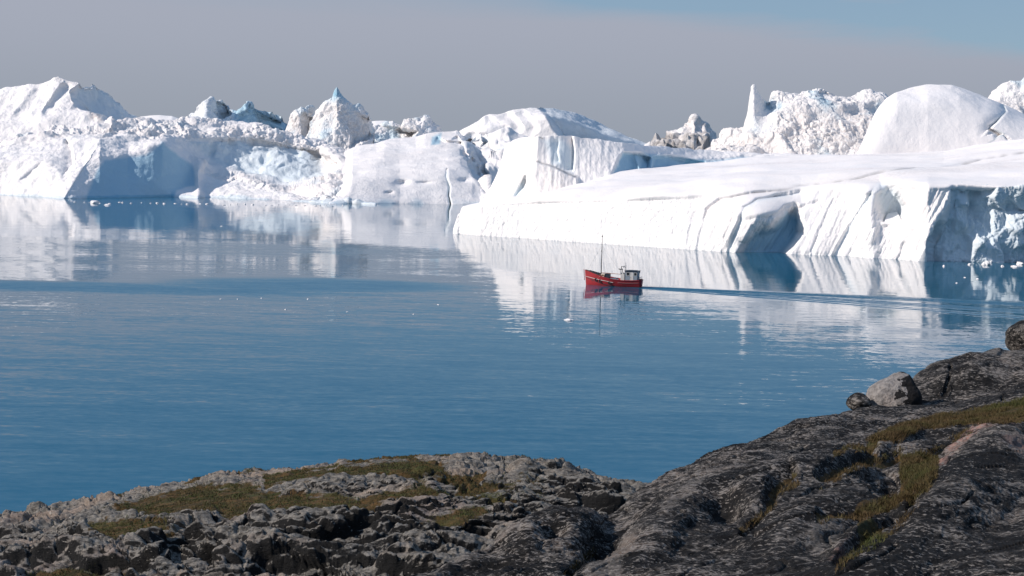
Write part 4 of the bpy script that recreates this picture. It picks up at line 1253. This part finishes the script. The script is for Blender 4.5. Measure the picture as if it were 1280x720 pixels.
def build_boat():
    red = flat_mat('red_hull_paint', (.37, .024, .030), .42, 0, .5, (.19, .030, .026), 1.1)
    black = flat_mat('black_rubber', (.012, .012, .014), .7)
    white = flat_mat('white_paint', (.56, .55, .53), .5, 0, .4, (.28, .24, .20))
    cream = flat_mat('cream_paint', (.62, .56, .46), .55, 0, .2)
    navy = flat_mat('dark_navy_paint', (.018, .026, .042), .5)
    greyb = flat_mat('weathered_blue_grey_paint', (.20, .25, .30), .55, 0, .4, (.07, .08, .09))
    wood = flat_mat('varnished_wood', (.16, .085, .04), .5)
    deckm = flat_mat('grey_deck', (.18, .17, .16), .8)
    steel = flat_mat('dark_steel', (.05, .05, .055), .45, .6)
    glass = flat_mat('wheelhouse_glass', (.012, .016, .02), .08, 0, 0)
    rust = flat_mat('rusty_orange', (.30, .10, .05), .7)
    root = link(bpy.data.objects.new('fishing_boat', None))
    root.empty_display_size = 2
    root.location = (BX, BY_, 0); root.rotation_euler = (0, 0, HEAD)
    tag(root, 'small red wooden fishing boat with tall bare mast and aft wheelhouse, trailing a wake', 'boat')
    L = 12.2
    ns = 49
    st = np.linspace(0, 1, ns)              # 0 stern, 1 bow
    def X(t): return -L / 2 + L * t
    def hb(t):                              # half breadth at the sheer
        return 1.95 * np.clip(1 - np.clip((t - .45) / .55, 0, 1) ** 2.3, 0, 1) * (1 - .22 * np.clip((.45 - t) / .45, 0, 1) ** 2)
    def sheer(t): return 1.52 + 1.72 * np.clip((t - .30) / .70, 0, 1) ** 1.9 + .16 * np.clip((.3 - t) / .3, 0, 1) ** 2
    def section(t):
        """points from keel to sheer on the port side"""
        b, zs = hb(t), sheer(t)
        keel = -.9 + .35 * np.clip((t - .75) / .25, 0, 1) ** 2
        out = []
        fine = .30 + .55 * np.clip((t - .5) / .5, 0, 1)    # flare towards the bow
        for s in np.linspace(0, 1, 15):
            z = keel + (zs - keel) * s
            y = b * min(1.0, (s ** (.38 + .55 * fine)) * (1.02 - .02 * s))
            y = y + .045 * (t < .999) * (s > 0)
            out.append((y, z))
        return out
    rake = lambda t, z: .10 * max(0, z + .9) * max(0, (t - .8) / .2) ** 2 - .06 * max(0, z) * max(0, (.1 - t) / .1)
    bm = bmesh.new(); rows = []
    for t in st:
        sec = section(t)
        row = [bm.verts.new((X(t) + rake(t, z), -y, z)) for y, z in sec[::-1]] + [bm.verts.new((X(t) + rake(t, z), y, z)) for y, z in sec[1:]]
        rows.append(row)
    for a, b in zip(rows, rows[1:]):
        for i in range(len(a) - 1): bm.faces.new((a[i], a[i + 1], b[i + 1], b[i]))
    bm.faces.new(rows[0])
    bm.faces.new(rows[-1])
    hull = fin('hull', bm, red, root, True)
    # deck, 0.55 m below the sheer
    def side(t, drop):
        z = sheer(t) - drop; sec = section(t)
        y = np.interp(z, [q[1] for q in sec], [q[0] for q in sec])
        return y, z
    bm = bmesh.new(); pr = None
    for t in np.linspace(.01, .985, 30):
        y, z = side(t, .55)
        c = [bm.verts.new((X(t), s * (y - .05), z)) for s in (-1, 1)]
        if pr: bm.faces.new((pr[0], pr[1], c[1], c[0]))
        pr = c
    fin('deck', bm, deckm, root)
    # rails: white rubbing strake and dark bulwark cap, each side
    def strake(t0, t1, drop, wid, hgt, nm, mat, lab=None):
        bm = bmesh.new()
        for s in (-1, 1):
            pr = None
            for t in np.linspace(t0, t1, 40):
                y, z = side(t, drop(t) if callable(drop) else drop); x = X(t) + rake(t, z)
                c = [bm.verts.new((x, s * (y - .02), z - hgt / 2)), bm.verts.new((x, s * (y + wid), z - hgt / 2)), bm.verts.new((x, s * (y + wid), z + hgt / 2)), bm.verts.new((x, s * (y - .02), z + hgt / 2))]
                if pr:
                    for i in range(4): bm.faces.new((pr[i], pr[(i + 1) % 4], c[(i + 1) % 4], c[i]))
                else: bm.faces.new(c)
                pr = c
            bm.faces.new(pr[::-1])
        return fin(nm, bm, mat, root, label=lab)
    strake(.02, .995, 0.02, .05, .10, 'bulwark_cap', red)
    strake(.48, .985, lambda t: .74 + .62 * max(0, (t - .6) / .4) ** 1.3, .05, .10, 'rubbing_strake', white, 'white painted strake sweeping up to the bow')
    strake(.03, .40, .62, .04, .06, 'trim_line', flat_mat('faded_pink_line', (.42, .20, .21), .6))
    strake(.0, .99, 1.58, .03, .10, 'waterline_band', navy)
    # raised dark foredeck whaleback rail
    bm = bmesh.new()
    for s in (-1, 1):
        pr = None
        for t in np.linspace(.70, .99, 16):
            y, z = side(t, 0.0); x = X(t) + rake(t, z)
            c = [bm.verts.new((x, s * (y - .06), z + .05)), bm.verts.new((x, s * (y - .01), z + .05)), bm.verts.new((x, s * (y - .01), z + .24 - .1 * (t > .95))), bm.verts.new((x, s * (y - .06), z + .24 - .1 * (t > .95)))]
            if pr:
                for i in range(4): bm.faces.new((pr[i], pr[(i + 1) % 4], c[(i + 1) % 4], c[i]))
            else: bm.faces.new(c)
            pr = c
        bm.faces.new(pr[::-1])
    fin('bow_rail', bm, black, root)
    bm = bmesh.new(); tube(bm, (X(1) + .42, 0, 1.0), (X(1) + .62, 0, 3.45), .07, .06); fin('stem_post', bm, red, root)
    # anchor winch and gear on the foredeck
    bm = bmesh.new(); box(bm, (X(.80), 0, 2.30), (.7, .9, .7), bev=.05); tube(bm, (X(.80), -.75, 2.55), (X(.80), .75, 2.55), .24, n=14); box(bm, (X(.88), .1, 2.65), (.35, .5, .45), bev=.05)
    fin('winch', bm, steel, root)
    bm = bmesh.new(); torus(bm, (X(.72), .5, 2.1), .38, .11, 'z'); torus(bm, (X(.72), .5, 2.27), .33, .11, 'z'); fin('rope_coil', bm, wood, root)
    # mast
    mx = X(.735)
    bm = bmesh.new(); tube(bm, (mx, 0, 1.0), (mx - .05, 0, 10.9), .115, .05, 12); mast = fin('mast', bm, steel, root, True)
    bm = bmesh.new(); tube(bm, (mx, -.40, 8.85), (mx, .40, 8.85), .035); fin('crosstree', bm, steel, mast)
    bm = bmesh.new(); box(bm, (mx - .05, 0, 10.7), (.28, .28, .20), bev=.04); tube(bm, (mx - .05, 0, 10.8), (mx - .05, 0, 11.3), .02); fin('masthead_light', bm, black, mast)
    bm = bmesh.new(); box(bm, (mx, .0, 7.5), (.20, .24, .22), bev=.03); fin('lantern', bm, black, mast)
    bm = bmesh.new(); tube(bm, (mx, .0, 2.78), (X(.345), .0, 2.62), .055); fin('boom', bm, rust, mast)
    for p in ((X(.985), 0, 3.2), (X(.63), 1.7, 1.9), (X(.63), -1.7, 1.9), (X(.40), .2, 3.5)):
        bm = bmesh.new(); tube(bm, (mx - .04, 0, 8.7), p, .010, n=5); fin('stay', bm, steel, mast)
    # fish-hold hatch with a round life ring on it, dark companionway beside it
    bm = bmesh.new(); box(bm, (X(.685), .15, 1.95), (.85, 1.5, 1.35), bev=.05); ht = fin('hatch', bm, cream, root)
    bm = bmesh.new(); torus(bm, (X(.685), .94, 2.12), .27, .075, 'y'); fin('life_ring', bm, rust, ht)
    bm = bmesh.new(); box(bm, (X(.605), .10, 1.85), (.85, 1.5, 1.45), bev=.04); box(bm, (X(.605), .10, 2.62), (1.0, 1.6, .07)); fin('companionway', bm, navy, root)
    bm = bmesh.new(); box(bm, (X(.50), 0, 1.45), (1.3, 1.9, .45), bev=.04)
    for i in range(4): box(bm, (X(.50) - .48 + .32 * i, 0, 1.72), (.22, 1.7, .06))
    fin('hold_cover', bm, greyb, root)
    for q in (.42, .55):
        bm = bmesh.new(); box(bm, (X(q), .95, 1.42), (.6, .45, .42), bev=.03, taper=1.1); fin('fish_crate', bm, cream if q > .5 else greyb, root)
    # wheelhouse
    wx0, wx1 = X(.055), X(.275); wc, wl = (wx0 + wx1) / 2, wx1 - wx0
    bm = bmesh.new(); box(bm, (wc, 0, 2.25), (wl, 2.3, 2.35), bev=.06); wh = fin('wheelhouse', bm, greyb, root)
    bm = bmesh.new(); box(bm, (wc + .02, 0, 3.475), (wl + .5, 2.75, .11), bev=.04); box(bm, (wc, 0, 3.57), (wl * .7, 1.8, .09), bev=.03); fin('roof', bm, navy, wh)
    for s in (-1, 1):
        for i, (dx, ww, mt) in enumerate(((-.88, .5, glass), (.72, .62, glass))):
            bm = bmesh.new(); box(bm, (wc + dx, s * 1.155, 2.86), (ww, .05, .58), bev=.01); wdw = fin('window', bm, mt, wh)
            bm = bmesh.new()
            for zz in (-.32, .32): box(bm, (wc + dx, s * 1.165, 2.86 + zz), (ww + .14, .06, .06))
            for xx in (-1, 1): box(bm, (wc + dx + xx * (ww / 2 + .04), s * 1.165, 2.86), (.06, .058, .58))
            fin('frame', bm, white, wdw)
        bm = bmesh.new(); box(bm, (wc - .10, s * 1.16, 2.30), (.72, .05, 1.95), bev=.02); dr = fin('door', bm, white, wh, label='white painted wheelhouse door')
        bm = bmesh.new(); tube(bm, (wc + .15, s * 1.20, 2.2), (wc + .15, s * 1.24, 2.2), .04); fin('handle', bm, steel, dr)
    for i in range(3):
        bm = bmesh.new(); box(bm, (wx1 + .005, -.72 + .72 * i, 2.86), (.05, .56, .56), bev=.01); fin('window', bm, glass, wh)
    # gallows and clutter in front of the wheelhouse
    bm = bmesh.new(); box(bm, (X(.325), .15, 2.05), (.9, 1.7, 1.35), bev=.06); box(bm, (X(.335), .1, 2.85), (.5, 1.2, .35), bev=.05); eh = fin('engine_casing', bm, white, root)
    bm = bmesh.new()
    for s in (-1, 1): tube(bm, (X(.36), s * .75, 1.4), (X(.36), s * .75, 3.75), .07); 
    tube(bm, (X(.36), -.95, 3.72), (X(.36), .95, 3.72), .09); tube(bm, (X(.36), .75, 3.72), (X(.40), .9, 3.85), .10)
    fin('net_gallows', bm, steel, root)
    bm = bmesh.new(); tube(bm, (X(.30), -.2, 2.6), (X(.305), -.2, 5.25), .06, .03); tube(bm, (X(.30), -.55, 4.15), (X(.30), .35, 4.15), .035); rm = fin('radar_mast', bm, steel, root)
    bm = bmesh.new(); box(bm, (X(.33), -.2, 4.38), (.55, 1.05, .14), bev=.05); tube(bm, (X(.33), -.2, 4.1), (X(.33), -.2, 4.38), .12); fin('radar', bm, white, rm)
    bm = bmesh.new(); tube(bm, (X(.365), .35, 3.7), (X(.355), .35, 4.45), .07, n=10); fin('exhaust_pipe', bm, black, root)
    bm = bmesh.new(); tube(bm, (X(.28), .4, 3.5), (X(.275), .4, 4.7), .025); fin('aerial', bm, black, wh)
    for dx, yy, zz in ((-.9, .7, 5.6), (.2, -.8, 5.9)):
        bm = bmesh.new(); tube(bm, (wc + dx, yy, 3.5), (wc + dx - .02, yy, zz), .012, n=5); fin('whip_aerial', bm, white, wh)
    for s in (-1, 1):
        bm = bmesh.new(); tube(bm, (wx0 - .05, s * .9, 3.42), (wx0 - .05, s * 1.02, 3.0), .10, n=10); fin('floodlight', bm, white, wh)
    # stern rail
    bm = bmesh.new()
    for y in (-1.25, -.4, .4, 1.25): tube(bm, (X(.012), y, 1.5), (X(.012), y, 2.25), .03)
    tube(bm, (X(.012), -1.3, 2.25), (X(.012), 1.3, 2.25), .03); fin('stern_rail', bm, steel, root)
    # tyre fenders hanging on the sides
    for t in (.545, .72, .80):
        for s in (-1, 1):
            y, z = side(t, .95 if t < .7 else 1.1)
            bm = bmesh.new(); torus(bm, (X(t), s * (y + .07), z), .26, .10, 'y'); fd = fin('fender', bm, black, root, True)
            bm = bmesh.new(); y2, z2 = side(t, .02); tube(bm, (X(t), s * (y + .05), z + .3), (X(t), s * (y2 + .06), z2), .02); fin('rope', bm, wood, fd)


build_boat()
